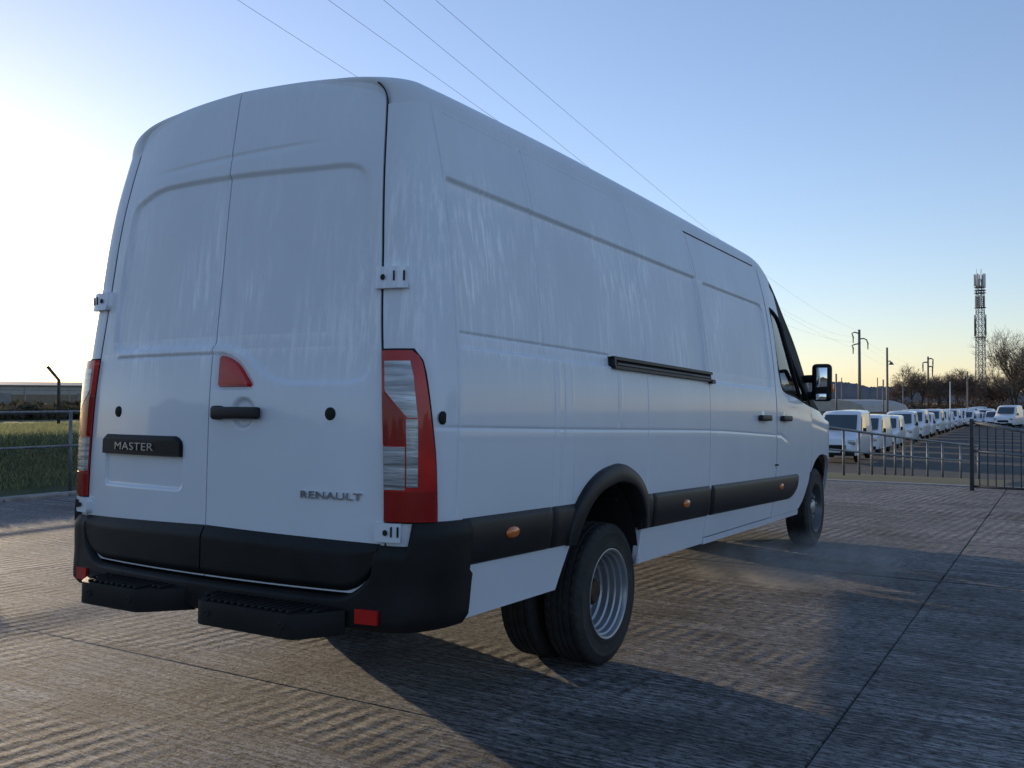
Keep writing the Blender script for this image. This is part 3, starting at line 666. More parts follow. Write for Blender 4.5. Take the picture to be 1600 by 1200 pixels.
# number plate lamp strip with lettering, reversing lamp, handle, plugs
X, T = np.meshgrid(np.linspace(-.706, -.152, 30), np.linspace(0, 1, 12), indexing='ij')
lo = 1.035+0*X; hi = 1.118-.02*np.clip((X+.19)/.035, 0, 1)**2-.012*np.clip((-.685-X)/.02, 0, 1)**2; Zq = lo+(hi-lo)*T
grid_panel('plate_lamp_strip', rearp(X, Zq, .012*np.minimum(1, (1-T)*6+.1)+.004-.01*(1-T)**2*0), M['plastic'], doors[0], (0,.03,0))
def text_mesh(name, word, x0, x1, z, h, m, parent, off=.012, depth=.004, bold=.010):
    c = bpy.data.curves.new(name, 'FONT'); c.body = word; c.size = 1; c.extrude = .04; c.offset = bold*2; c.bevel_depth = .006; c.space_character = 1.08
    o = bpy.data.objects.new(name, c); COL.objects.link(o); bpy.context.view_layer.update()
    me = bpy.data.meshes.new_from_object(o.evaluated_get(bpy.context.evaluated_depsgraph_get())); bpy.data.objects.remove(o)
    v = np.array([q.co[:] for q in me.vertices]); a, b = v.min(0), v.max(0)
    X = x0+(v[:,0]-a[0])/(b[0]-a[0])*(x1-x0); Z = z+(v[:,1]-a[1])/(b[1]-a[1])*h; D = (v[:,2]-a[2])/(b[2]-a[2])*depth
    Y = rearY(X, Z)-off-D
    for q, p in zip(me.vertices, np.stack([X,Y,Z], -1)): q.co = p
    me.name = name; me.materials.clear(); me.materials.append(m)
    o = bpy.data.objects.new(name, me); return link(o, parent)
text_mesh('lettering', 'MASTER', -.595, -.316, 1.054, .032, M['darkchrome'], doors[0], .016, .005, -.004)
text_mesh('lettering', 'RENAULT', .490, .756, .904, .027, M['chrome'], doors[1], .002, .006, .012)
tri = np.array(TRI); mb = MB(); n = len(tri); cx = tri.mean(0)
outer = rearp(tri[:,0], tri[:,1], -.006); inner_ = cx+(tri-cx)*.88; top = rearp(inner_[:,0], inner_[:,1], .010)
mb.add(list(outer)+list(top)+[rearp(cx[:1], cx[1:], .013)[0]], [(i,(i+1)%n,n+(i+1)%n,n+i) for i in range(n)]+[(n+i,n+(i+1)%n,2*n) for i in range(n)])
mb.build('reversing_lamp', M['red'], doors[1], smooth=True, angle=30)
hy = float(rearY(.167, 1.214)); mb = MB().box((.167, hy-.020, 1.216), (.256, .030, .046)); hnd = mb.build('handle', M['trim'], doors[1], bevel=.012, seg=3)
MB().box((.060, hy-.012, 1.216), (.045, .036, .055)).build('lock_cover', M['trim'], doors[1], bevel=.012, seg=3)
for sx, dr in zip((-1, 1), doors):
    y = float(rearY(.606, 1.216)); V, F = lathe([(-.006,0),(-.006,.018),(-.002,.024),(.004,.025)], 20); V = [(sx*.606+b, y+a, 1.216+c) for a, b, c in V]; MB().add(V, F).build('rubber_plug', M['jamb'], dr, smooth=True)
V, F = lathe([(.005,0),(.005,.018),(.002,.024),(-.004,.025)], 20); pc = body(-1.50, 1.206)
vpart(MB().add([(pc[0]+a, pc[1]+b, pc[2]+c) for a, b, c in V], F).build('rubber_plug', M['jamb'], van, smooth=True))
# hinges: a plate wrapping the corner
for sx in (-1, 1):
    for z0, z1, d0, d1, xin in ((1.674,1.754,-4,29,.014), (.765,.832,-4,21,.030)):
        zz = np.linspace(z0, z1, 4); pts = []
        for z in zz:
            row = [rearp(np.array(float(Xm(z))-xin), np.array(z), .024), rearp(np.array(float(Xm(z))-.004), np.array(z), .024)]
            row += [body(sth(d), z, -.024) for d in np.linspace(5, d1, 6)]
            pts.append(row)
        P = np.array(pts).transpose(1,0,2)
        h = vpart(grid_panel('hinge', P, M['paint'], van, (-.016,.030,0), mirror=sx < 0, flip=False))
        zc = (z0+z1)/2; p = body(sth(5), zc, -.0265)*np.array([sx,1,1])
        V, F = lathe([(0,0),(0,.011)], 14); MB().add([(p[0]+b, p[1]-.003, p[2]+c) for a, b, c in V], F).build('pin_hole', M['jamb'], h)
        q = body(sth(d1*.88), zc, -.0255)*np.array([sx,1,1]); MB().box((q[0], q[1]-.002, q[2]+.004), (.006, .004, .036)).build('slot', M['jamb'], h)
        q = body(sth(d1*.55), zc, -.0255)*np.array([sx,1,1]); MB().box((q[0], q[1]-.002, q[2]+.004), (.005, .004, .036)).build('slot', M['jamb'], h)
# ---- tail lamps, lens by lens
def lens(name, dl, dr, zb, zt, m, parent, off, mir, n=(14,16), inward=(-.01,.012,0)):
    t = np.linspace(0, 1, n[0]); u = np.linspace(0, 1, n[1]); T, U = np.meshgrid(t, u, indexing='ij')
    Z = zb+(zt-zb)*U
    for _ in range(2):
        Dg = dl(Z)+(dr(Z)-dl(Z))*T
        if callable(zt): pass
    S = sth(0)+LC*Dg/90.
    return grid_panel(name, body(S, Z, -off), m, parent, inward, mirror=mir)
oz = [.838,1.069,1.251,1.36,1.403,1.43,1.447]; od = [55.6,52.1,46.7,42.6,40.6,37,31]
for mir in (False, True):
    lamp = vpart(lens('tail_lamp', lambda z: 1.0+0*z, lambda z: np.interp(z, oz, od)+2.3, .830, 1.454, M['jamb'], van, .004, mir))
    lens('red_lens', lambda z: 2.0+0*z, lambda z: np.interp(z, oz, od), .838, 1.446, M['red'], lamp, .020, mir, (20,30), (-.014,.014,0))
    lens('clear_lens', lambda z: 5.2+np.clip((1.302-z)/(1.302-1.206), 0, 1)*21.5, lambda z: np.interp(z, [1.206,1.355,1.411], [36,32.3,29.5]), 1.206, 1.408, M['clear'], lamp, .023, mir)
    lens('dark_red_lens', lambda z: 2.2+0*z, lambda z: np.interp(z, [1.108,1.205,1.296], [24.3,24.3,4.6]), 1.108, 1.294, M['deepred'], lamp, .023, mir)
    lens('clear_lens', lambda z: 2.2+0*z, lambda z: 24.2+0*z, .950, 1.102, M['clear'], lamp, .023, mir)
    lens('clear_lens', lambda z: 25.6+0*z, lambda z: 36.2+0*z, .960, 1.200, M['clear'], lamp, .023, mir)
    lens('dark_red_lens', lambda z: 2.2+0*z, lambda z: np.interp(z, oz, od)-2.2, .842, .944, M['deepred'], lamp, .023, mir)

# ---- rear bumper with step plates
def girdle(q, z, off):            # q: distance along the bumper from the middle; wraps onto the flank
    z = np.asarray(z, float); q = np.asarray(q, float); q, z = np.broadcast_arrays(q, z)
    aq = np.abs(q); xm = Xm(z); s = SC-LC+(aq-xm)
    r = np.stack([np.minimum(aq, xm), rearY(np.minimum(aq, xm), z)-off, z], -1); b = body(s, z, -off)
    P = np.where((aq < xm)[..., None], r, b); P = P.copy(); P[..., 0] *= np.where(q < 0, -1, 1); return P
qm = .853
qe = qm+LC-.012
q = np.unique(np.r_[np.linspace(0, .66, 20), np.linspace(.66, .86, 36), np.linspace(.86, qe+.02, 26)]); q = np.r_[-q[::-1], q[1:]]
T = np.linspace(0, 1, 22); Q, TT = np.meshgrid(q, T, indexing='ij'); aq = np.abs(Q)
ztop = np.where(aq < .64, .560, np.where(aq < .812, .560+.10*np.clip((aq-.64)/.172, 0, 1)**2.6, np.where(aq < .824, .66+.09*(aq-.812)/.012, np.where(aq < .95, .750, np.where(aq < .955, .75+.085*(aq-.95)/.005, .836)))))
zbot = .447+.0*aq
Z = zbot+(ztop-zbot)*TT
off = .030*np.minimum(1, np.minimum(.25+TT*8, .35+(1-TT)*6))+.006*smooth(-Z, -.62, -.5)
bump = vpart(grid_panel('rear_bumper', girdle(np.minimum(aq, qe+.012*0+np.where(Z < .65, .03, 0))*np.sign(Q+1e-9), Z, off), M['plastic'], van, (0,.05,0)))
for x0, x1, xb0, xb1 in ((-.535,-.178,-.70,-.04), (.158,.640,.05,.735)):
    pl = rnd([(xb0,-1.69),(x0,-1.862),(x1,-1.862),(xb1,-1.69)], [.01,.035,.035,.01], 5)
    mb = MB().prism(pl, .434, .520); st = mb.build('step', M['plastic'], bump, bevel=.007)
    mb = MB(); n = int((x1-x0+.10)/.034)
    for i in range(n):
        x = x0-.05+(i+.5)*(x1-x0+.10)/n; y1 = -1.85 if x0+.02 < x < x1-.02 else -1.79
        mb2 = MB().box((x, (y1-1.705)/2, .5245), (.016, abs(y1+1.705), .013)); mb2.build('tread_rib', M['plastic'], st, bevel=.003, seg=1)
    for x in (x0+.06, x1-.05):
        V, F = lathe([(0,0),(-.004,.010),(0,.014)], 12); MB().add([(x+b, -1.863+a, .480+c) for a, b, c in V], F).build('bolt', M['jamb'], st)
mb = MB().box((0, -1.68, .485), (1.24, .05, .09)); mb.build('step_beam', M['plastic'], bump, bevel=.012)
for sx in (-1, 1):
    Q_, Z_ = np.meshgrid(np.linspace(.764, .853, 8), np.linspace(.476, .527, 6), indexing='ij')
    grid_panel('reflector', girdle(Q_, Z_, .046), M['red'], bump, (0,.03,0), mirror=sx < 0)
# ---- rubbing strips, marker lamps, slide rail, wheel arch trims
ztop_s = lin([-1.4,3.5], [.838,.789]); zbot_s = lin([-1.4,3.24], [.660,.600])
def strip(name, s0, s1, mir, taper=0):
    n = max(6, int((s1-s0)/.03)); ss = np.r_[s0, s0+.004, np.linspace(s0+.012, s1-.012, n), s1-.004, s1]; t = np.array([0,.02,.06,.5,.86,.93,1.0]); S, T = np.meshgrid(ss, t, indexing='ij')
    lo = zbot_s(S)+ (np.clip((S-(s1-taper))/max(taper,1e-6), 0, 1)**2.5*.10 if taper else 0); Z = lo+(ztop_s(S)-lo)*T
    pr = np.interp(T, [0,.02,.06,.5,.86,.93,1.0], [.002,.010,.017,.019,.018,.012,.002])*np.minimum(1, np.minimum((S-s0)/.010, (s1-S)/.010)*1.0+.25)
    return vpart(grid_panel(name, body(S, Z, -pr), M['trim'], van, (-.015,0,0), mirror=mir))
for mir in (False, True):
    sx = -1 if mir else 1; mv = np.array([sx,1,1])
    st1 = strip('rubbing_strip', -1.397, -.715, mir); strip('rubbing_strip', -.707, -.49, mir); strip('rubbing_strip', .275, .402, mir)
    st2 = strip('rubbing_strip', .412, 1.322, mir); st3 = strip('rubbing_strip', 1.362, 3.47, mir, .26)
    for s, z, par in ((-1.058,.757,st1), (.893,.732,st2), (2.937,.717,st3)):
        a = np.linspace(0, 2*math.pi, 25)[:-1]; V = []; F = []
        for j, (k, o) in enumerate(((1,.016),(.92,.026),(.6,.031),(0.001,.033))): V += [body(s+.050*k*math.cos(t), z+.024*k*math.sin(t), -o)*mv for t in a]
        for j in range(3): F += [(24*j+i, 24*j+(i+1)%24, 24*(j+1)+(i+1)%24, 24*(j+1)+i) for i in range(24)]
        MB().add(V, F).build('marker_lamp', M['orange'], par, smooth=True)
    # wheel arch trim
    def res(pts, n):
        pts = np.array(pts); d = np.r_[0, np.cumsum(np.hypot(*np.diff(pts, axis=0).T))]; u = np.linspace(0, d[-1], n); return np.stack([np.interp(u, d, pts[:,0]), np.interp(u, d, pts[:,1])], -1)
    oc = pch(np.arange(11)/10., [-.562,-.556,-.522,-.40,-.22,-.05,.10,.22,.305,.335,.345]); oz_ = pch(np.arange(11)/10., [.648,.70,.79,.905,.975,.995,.962,.90,.815,.74,.648])
    ic = pch(np.arange(11)/10., [-.505,-.475,-.425,-.345,-.215,-.06,.08,.175,.235,.272,.284]); iz = pch(np.arange(11)/10., [.648,.70,.765,.835,.885,.905,.885,.838,.775,.71,.648])
    k = np.linspace(0, 1, 60); O = np.stack([oc(k), oz_(k)], -1); I_ = np.stack([ic(k), iz(k)], -1)
    rows = []
    for f, o in ((0,.000),(.03,.020),(.10,.028),(.90,.034),(.97,.032),(1.0,.026),(1.02,-.06),(1.05,-.12)):
        q_ = O+(I_-O)*f; rows.append(body(q_[:,0], q_[:,1], -o))
    P = np.array(rows).transpose(1,0,2); vpart(grid_panel('arch_trim', P, M['trim'], van, None, mirror=mir))
    # white edge of the cut-out in front of the wheel
    mb = MB(); mb.tube([body(s, z, .004)*mv for s, z in ((.305,.79),(.318,.70),(.320,.60),(.312,.52),(.302,.455))], .009, 6); vpart(mb.build('arch_edge', M['paint'], van, smooth=True))
# slide rail of the door
n = 40; ss = np.linspace(-.108, 1.355, n)
def rail_piece(name, z0, z1, o0, o1, m, s0=-.108, s1=1.355):
    V = []; F = []; s_ = np.linspace(s0, s1, n); dz = (s_+.108)/1.463*-.008
    for i in range(n):
        for z, o in ((z0,o0),(z1,o0),(z1,o1),(z0,o1)): V.append(body(s_[i], z+dz[i], -o))
    for i in range(n-1): F += [(4*i+k_, 4*i+(k_+1)%4, 4*i+4+(k_+1)%4, 4*i+4+k_) for k_ in range(4)]
    F += [(0,1,2,3), (4*n-1,4*n-2,4*n-3,4*n-4)]
    return MB().add(V, F).build(name, m, None)
rl = rail_piece('slide_rail', 1.459, 1.517, -.02, .003, M['jamb']); rl.parent = van; vpart(rl)
for z0, z1, o0, o1, m, s0, s1 in ((1.503,1.519,0,.020,'trim',-.108,1.34), (1.459,1.473,0,.024,'trim',-.108,1.36), (1.480,1.490,.002,.010,'pole',-.05,1.33), (1.448,1.470,0,.028,'trim',1.30,1.362), (1.459,1.519,0,.020,'trim',-.108,-.085)):
    o = rail_piece('rail_lip', z0, z1, o0, o1, M[m], s0, s1); o.parent = rl
# side door handles
for s, par in ((2.455, [o for o in van.children if o.name.startswith('sliding_door')][0]), (3.035, [o for o in van.children if o.name.startswith('cab_door')][0])):
    c = body(s, 1.236); MB().box((c[0]+.020, c[1], c[2]), (.032, .25, .042)).build('handle', M['trim'], par, bevel=.012, seg=3)
    V, F = lathe([(.002,0),(.001,.05),(-.004,.056)], 20); MB().add([(c[0]-.0+a*.5, c[1]+b*.9, c[2]+d) for a, b, d in V], F).build('handle_cup', M['paint'], par, smooth=True)
c = body(2.83, .885); vpart(MB().box((c[0]+.002, c[1], c[2]), (.008, .08, .012)).build('side_vent', M['jamb'], van))
# ---- mirrors
for sx in (1, -1):
    mv = np.array([sx,1,1])
    def bx(mb, c, d, rz=0): return mb.box(np.array(c)*mv, d, rz=rz*sx)
    mr = vpart(bx(MB(), (1.115,3.94,1.550), (.162,.12,.320), R(8)).build('door_mirror', M['plastic'], van, bevel=.045, seg=4))
    mb = MB(); mb.tube([np.array(p)*mv for p in ((.885,4.02,1.575),(.97,3.99,1.585),(1.05,3.96,1.585))], .034, 10); mb.tube([np.array(p)*mv for p in ((.88,4.03,1.43),(.97,4.0,1.435),(1.06,3.96,1.445))], .036, 10)
    mb.build('mirror_arm', M['plastic'], mr, smooth=True)
    bx(MB(), (1.128,3.871,1.592), (.088,.012,.165), R(8)).build('mirror_glass', M['mirror'], mr, bevel=.004)
    bx(MB(), (1.122,3.871,1.428), (.085,.012,.050), R(8)).build('mirror_glass', M['mirror'], mr, bevel=.004)
    bx(MB(), (1.205,3.93,1.50), (.02,.06,.07), R(8)).build('indicator', M['orange'], mr, bevel=.006)
# ---- wheels
def tyre_mesh():
    nseg, prof = 240, []
    r0, R_, w = .206, .3475, .0975
    side = [(-.085,r0),(-.0945,.226),(-.0975,.228),(-.0980,.238),(-.0965,.240),(-.1000,.262),(-.1005,.272),(-.0990,.292),(-.1005,.294),(-.0985,.306),(-.0965,.308),(-.092,.325),(-.083,.3405)]
    tread = [(-.077,.3445),(-.060,.3465),(-.056,.3465),(-.053,.339),(-.045,.339),(-.042,.347),(-.020,.3475),(-.017,.339),(-.009,.339),(-.006,.3475)]
    prof = side+tread; prof = prof+[(-x, r) for x, r in prof[::-1]]
    V = []; F = []; m = len(prof)
    for k in range(nseg):
        q = 2*math.pi*k/nseg
        for x, r in prof:
            rr = r
            if r > .338:
                sft = (k+int(abs(x)*120)) % 6
                if sft == 0 and abs(x) > .055: rr = r-.008
                elif sft == 0 and .017 < abs(x) < .045: rr = r-.005
            V.append((x, rr*math.cos(q), rr*math.sin(q)))
    for k in range(nseg):
        k2 = (k+1) % nseg
        for i in range(m-1): F.append((k*m+i, k2*m+i, k2*m+i+1, k*m+i+1))
    return V, F
TV, TF = tyre_mesh()
def wheel(kind, loc, flip):
    w = empty('wheel', loc, math.pi if flip else 0); w.parent = van
    t = MB().add(TV, TF).build('tyre', M['rubber'], w, angle=50); 
    # x outward; a twin wheel shows a deep dish, a front wheel a flat disc
    if kind == 'deep': prof = [(.080,.206),(.094,.222),(.099,.2225),(.100,.218),(.097,.210),(.088,.206),(.076,.204),(.070,.195),(.046,.193),(.040,.184),(.014,.182),(.008,.172),(-.022,.170),(-.030,.160),(-.056,.158),(-.066,.150),(-.070,.10),(-.060,.085),(-.060,.07)]
    else: prof = [(.080,.206),(.094,.222),(.098,.2225),(.097,.214),(.086,.207),(.074,.199),(.050,.190),(.030,.180),(.026,.165),(.045,.140),(.062,.115),(.060,.09),(.048,.075),(.048,.06)]
    V, F = lathe(prof, 64); rim = MB().add(V, F).build('rim', M['steel' if kind == 'deep' else 'darksteel'], w, angle=24)
    x = -.066 if kind == 'deep' else .045
    V, F = lathe([(x,.078),(x+.03,.074),(x+.055,.062),(x+.085,.056),(x+.090,.05),(x+.092,0)] if kind == 'deep' else [(x,.072),(x+.02,.066),(x+.035,.045),(x+.037,0)], 32)
    MB().add(V, F).build('hub', M['hub'] if kind == 'deep' else M['steel'], w, angle=35)
    for k in range(6):
        q = 2*math.pi*k/6+.3; rr = .108 if kind == 'deep' else .088
        MB().tube([(x+.0,rr*math.cos(q),rr*math.sin(q)),(x+.035,rr*math.cos(q),rr*math.sin(q))], .013, 6).build('wheel_nut', M['hub'] if kind == 'deep' else M['steel'], w)
        q += .5; rr = .140
        if kind == 'deep': MB().tube([(-.071,rr*math.cos(q),rr*math.sin(q)),(-.0665,rr*math.cos(q),rr*math.sin(q))], .017, 14).build('hand_hole', M['jamb'], w)
    return w
for sx in (1, -1):
    wheel('deep', (sx*.873, 0, .3475), sx < 0); wheel('flat', (sx*.628, 0, .3475), sx < 0); wheel('flat', (sx*.880, 4.332, .3475), sx < 0)
# ------------------------------------------------------------------ left background
def th(x, y): return float(terrain_h(x, y))
rail = empty('guard_rail', (-10.2, 5, 0)); tag(rail, 'galvanised two-rail guard rail at the foot of the grass bank on the left', 'railing')
def loc(p, o): return (p[0]-o[0], p[1]-o[1], p[2]-o[2])
O = (-10.2, 5, 0)
for z, nm in ((1.12,'top_rail'), (.60,'mid_rail')): MB().tube([loc((-10.2,-10,z),O), loc((-10.2,11.0,z),O)], .019, 10).build(nm, M['galv'], rail, smooth=True)
for y in np.arange(-9.46, 11.1, 2.0): MB().tube([loc((-10.2,y,-.12),O), loc((-10.2,y,1.12),O)], .026, 10).build('post', M['galv'], rail, smooth=True)
fp = at_z(92, 20.0, .75); fd = np.array([-.10, .995, 0])
fence = empty('wire_fence', fp); tag(fence, 'wire fence with dark cranked posts on top of the left bank', 'fence')
for k in range(-4, 4):
    b = fd*k*6.0
    MB().tube([b+np.array([0,0,-.1]), b+np.array([0,0,.97]), b+np.array([-.16,-.16,1.26])], .035, 8).build('post', M['rail_dark'], fence, smooth=True)
for z, dx in ((.25,0),(.5,0),(.75,0),(.95,0),(1.1,-.075),(1.24,-.15)):
    MB().tube([-fd*24+np.array([dx,dx,z]), fd*18+np.array([dx,dx,z])], .004, 5).build('wire', M['wire'], fence)
# hedge line behind the fence: many small leaves
def hedge(name, p0, p1, depth, h, n, m, label, cat, seed):
    rs = np.random.RandomState(seed); p0 = np.array(p0); p1 = np.array(p1); V = []; F = []
    d = (p1-p0)/np.linalg.norm(p1-p0); nrm = np.array([-d[1], d[0], 0])
    for i in range(n):
        t = rs.uniform(); c = p0+(p1-p0)*t+nrm*rs.uniform(-.5,.5)*depth; hh = h*(.85+.12*math.sin(t*37)+.10*math.sin(t*91+2)); z = hh*rs.uniform(0,1)**.8
        c = c+np.array([0,0,z]); a, b = rs.normal(size=3), rs.normal(size=3); s = rs.uniform(.05,.13)*(1.6 if n == 16000 and h > 4 else 1)
        k = len(V); V += [c+a*s, c+b*s, c-(a+b)*s*.5]; F.append((k,k+1,k+2))
    return tag(mesh(name, V, F, m), label, cat, kind='stuff')
a0, a1 = at_z(-260, 25, .55), at_z(240, 31, .5)
hedge('hedge', a0, a1, 1.6, .52, 16000, M['hedge'], 'low dark scrub hedge between the bank and the long shed', 'hedge', 3)
a0, a1 = at_z(-260, 75, -.1), at_z(240, 85, -.1)
hedge('hedge', a0, a1, 2.5, 1.3, 12000, M['hedge'], 'brown scrub strip at the foot of the long shed', 'hedge', 5)
# long shed
M['clad'] = mat('grey_cladding', (.36,.33,.29), .6, var=.1, vscale=2); M['clad_brown'] = mat('brown_cladding', (.22,.165,.11), .7, var=.15, vscale=2)
M['roofgrey'] = mat('shed_roof', (.22,.21,.20), .6, var=.12, vscale=1)
sp0, sp1 = at_z(-330, 118, -.6), at_z(300, 150, -.6); L_ = np.linalg.norm(sp1-sp0); sdir = (sp1-sp0)/L_; sang = math.atan2(sdir[1], sdir[0])
shed = empty('long_shed', sp0, sang); tag(shed, 'long low warehouse with pale roof and brown wall beyond the left bank', 'building')
W_ = 30
MB().box((L_/2, W_/2, 1.3), (L_, W_, 2.6)).build('lower_wall', M['clad_brown'], shed)
MB().box((L_/2, W_/2, 3.3), (L_-.02, W_-.02, 1.4)).build('upper_wall', M['clad'], shed)
MB().prism([(-.4,3.95),(W_/2,4.7),(W_+.4,3.95),(W_+.4,3.85),(-.4,3.85)], -.4, L_+.4, 'yz').build('roof', M['roofgrey'], shed)
for k in range(int(L_/6)):
    MB().box((3+k*6, -.06, 2.0), (.12, .12, 4.0)).build('wall_post', M['clad'], shed)
    if k % 2: MB().box((6+k*6-.4, -.05, 1.5), (3.2, .08, 2.6)).build('loading_door', M['roofgrey'], shed)
# ------------------------------------------------------------------ right background
# handrail following the ramp down to the lower yard
hr = empty('ramp_handrail', at_z(1285, 18, 0)); O = tuple(hr.location); tag(hr, 'grey two-rail handrail running down the ramp beyond the concrete', 'railing')
pts = [(1284,665,17.5),(1300,668.5,18),(1360,677,19.6),(1425,685.5,21.6),(1480,692,23.4),(1530,697,25.4)]
top = [at(*p) for p in pts]; MB().tube([loc(p,O) for p in top], .026, 8).build('top_rail', M['galv'], hr, smooth=True)
mid = [np.array(p)-np.array([0,0,.42]) for p in top]; MB().tube([loc(p,O) for p in mid], .020, 8).build('mid_rail', M['galv'], hr, smooth=True)
for px in (1288, 1317, 1341, 1362, 1381, 1397, 1411, 1425, 1448, 1472, 1500, 1528):
    i = np.interp(px, [p[0] for p in pts], range(len(pts))); k = min(int(i), len(pts)-2); f = i-k; p = top[k]*(1-f)+top[k+1]*f
    MB().tube([loc((p[0],p[1],th(p[0],p[1])-.1),O), loc(p,O)], .024, 8).build('post', M['galv'], hr, smooth=True)
# barrier beside the apron edge
bp0 = at(1519, 766, 13.4); bp0[2] = 0
bp1 = at(1700, 766, 12.6); bp1[2] = 0
bd = bp1-bp0; BL = np.linalg.norm(bd); bd /= BL; ba = math.atan2(bd[1], bd[0])
br = empty('barred_barrier', bp0, ba); tag(br, 'dark barred metal barrier with a sloping top rail at the right edge', 'railing')
MB().box((0,0,.50), (.055,.055,1.06)).build('post', M['rail_dark'], br, bevel=.006)
zt0, zt1 = .985, .985-.335*BL/1.62*.9
MB().tube([(0,0,zt0),(BL,0,zt1)], .026, 8).build('top_rail', M['galv'], br, smooth=True)
MB().tube([(0,0,.575),(BL,0,.46)], .018, 8).build('mid_rail', M['galv'], br, smooth=True)
MB().tube([(0,0,.06),(BL,0,.05)], .018, 8).build('bottom_rail', M['rail_dark'], br, smooth=True)
x = .10
while x < BL:
    MB().box((x,0,.05+(zt0+(zt1-zt0)*x/BL-.05)/2), (.014,.014,zt0+(zt1-zt0)*x/BL-.05)).build('bar', M['rail_dark'], br); x += .105
# ---- parked vans in the lower yard: one model, copied
M['pw'] = mat('far_white_paint', (.74,.75,.77), .3, coat=.6); M['far_tyre'] = mat('far_tyre', (.02,.02,.02), .8)
def small_van():
    root = empty('parked_van')
    Wd, Lg = 1.9, 5.2
    def section(y):      # profile top height and half width by y (front at y=0, rear at Lg)
        zt = np.interp(y, [0,.12,.35,1.05,1.25,2.05,2.35,Lg-.1,Lg], [.75,.98,1.05,1.22,1.30,2.05,2.14,2.16,2.08])
        hw = np.interp(y, [0,.15,.5,1.2,Lg-.15,Lg], [.70,.84,.92,.95,.95,.90]); return zt, hw
    ys = [0,.06,.12,.22,.35,.6,.85,1.05,1.25,1.5,1.8,2.05,2.2,2.35,2.8,3.5,4.2,Lg-.25,Lg-.1,Lg]; V = []; F = []
    for y in ys:
        zt, hw = section(y); zb = .32; wt = hw-.14*max(0, (zt-1.15))/1.0
        for x, z in ((-hw*.96,zb),(-hw,.6),(-hw,min(1.05,zt-.05)),(-wt,zt-.10),(-wt+.10,zt-.015),(-.3,zt+.02),(.3,zt+.02),(wt-.10,zt-.015),(wt,zt-.10),(hw,min(1.05,zt-.05)),(hw,.6),(hw*.96,zb)): V.append((x,y-Lg/2,z))
    n = 12
    for j in range(len(ys)-1): F += [(j*n+i, j*n+(i+1)%n, (j+1)*n+(i+1)%n, (j+1)*n+i) for i in range(n)]
    F += [tuple(range(n)), tuple((len(ys)-1)*n+i for i in range(n))[::-1]]
    MB().add(V, F).build('body', M['pw'], root, smooth=True, angle=38)
    y0, y1 = 1.28, 2.02; z0, z1 = section(y0)[0]+.045, section(y1)[0]-.03
    MB().add([(-.74,y0-Lg/2-.035,z0),(.74,y0-Lg/2-.035,z0),(.68,y1-Lg/2-.06,z1),(-.68,y1-Lg/2-.06,z1),(0,y0-Lg/2-.10,z0),(0,y1-Lg/2-.10,z1)], [(0,4,5,3),(4,1,2,5)]).build('windscreen', M['dglass'], root)
    for sx in (-1, 1):
        MB().add([(sx*.957,1.55-Lg/2,1.22),(sx*.957,2.75-Lg/2,1.22),(sx*.868,2.70-Lg/2,1.92),(sx*.868,2.12-Lg/2,1.92),(sx*.93,1.55-Lg/2,1.36)], [(0,1,2,3,4)] if sx > 0 else [(4,3,2,1,0)]).build('side_window', M['dglass'], root)
        MB().box((sx*1.03,1.62-Lg/2,1.32), (.14,.10,.24)).build('mirror', M['plastic'], root, bevel=.03)
        MB().box((sx*.70,.14-Lg/2,.86), (.30,.20,.20)).build('headlight', M['clear'], root, bevel=.04)
        for y in (.95, 4.15):
            V, F = lathe([(-.1,.18),(-.11,.30),(-.08,.335),(.08,.335),(.11,.30),(.105,.20),(.07,.16),(.06,0)], 20); w = MB().add([(sx*(.80+a), y-Lg/2+b, .335+c) for a, b, c in V], F).build('wheel', M['far_tyre'], root, smooth=True)
    MB().box((0,.01-Lg/2,.66), (.95,.10,.20)).build('grille', M['plastic'], root, bevel=.02)
    MB().box((0,.02-Lg/2,.40), (1.66,.16,.18)).build('front_bumper', M['plastic'], root, bevel=.03)
    MB().box((0,-.06-Lg/2,.50), (.52,.02,.11)).build('number_plate', M['antenna'], root)
    return root
def copy_tree(o, parent=None):
    c = o.copy(); COL.objects.link(c)
    if parent: c.parent = parent
    for ch in list(o.children): copy_tree(ch, c)
    return c
ordn = ['first','second','third','fourth','fifth','sixth','seventh','eighth','ninth','tenth','eleventh','twelfth','thirteenth','fourteenth','fifteenth','sixteenth','seventeenth','eighteenth','nineteenth','twentieth']
proto = small_van(); rs = np.random.RandomState(2)
base = at(1318, 600, 42.5); ra = math.atan2(*(FW*.874+RT*.485)[[1,0]])
for i in range(20):
    t = 7.2*i; p = base+(FW*.874+RT*.485)*t; o = proto if i == 0 else copy_tree(proto)
    z = 1.31-(100/FPX)*40+(-.0050*t if t < 100 else -.5-.002*(t-100)); o.location = (p[0], p[1], z)
    o.rotation_euler = (0, 0, ra-math.pi/2+R(1+rs.uniform(-2.5,2.5))); s = 1.0 if i in (0,3,4,9) else rs.uniform(.86,1.0); o.scale = (s, s, s*rs.uniform(.93,1.02) if i else 1.03)
    tag(o, f'white van, {ordn[i]} from the near end of the row in the lower yard', 'van', 'white vans parked in a row in the lower yard')
cross = [(1512,112,.98),(1526,114,.9),(1539,116,1.0),(1552,113,.92),(1563,118,.88),(1575,104,1.12),(1589,112,.96),(1602,115,1.0),(1618,113,.95)]
for i, (px, d, s) in enumerate(cross):
    p = at(px, 600, d); o = copy_tree(proto); o.location = (p[0], p[1], 1.31-.0302*d); o.scale = (s, s, s*rs.uniform(.95,1.08))
    o.rotation_euler = (0, 0, ra-math.pi/2+R(-8+rs.uniform(-5,5)))
    tag(o, f'white van, {ordn[i]} from the left in the far cross row behind the barred barrier', 'van', 'white vans parked in the far cross row')
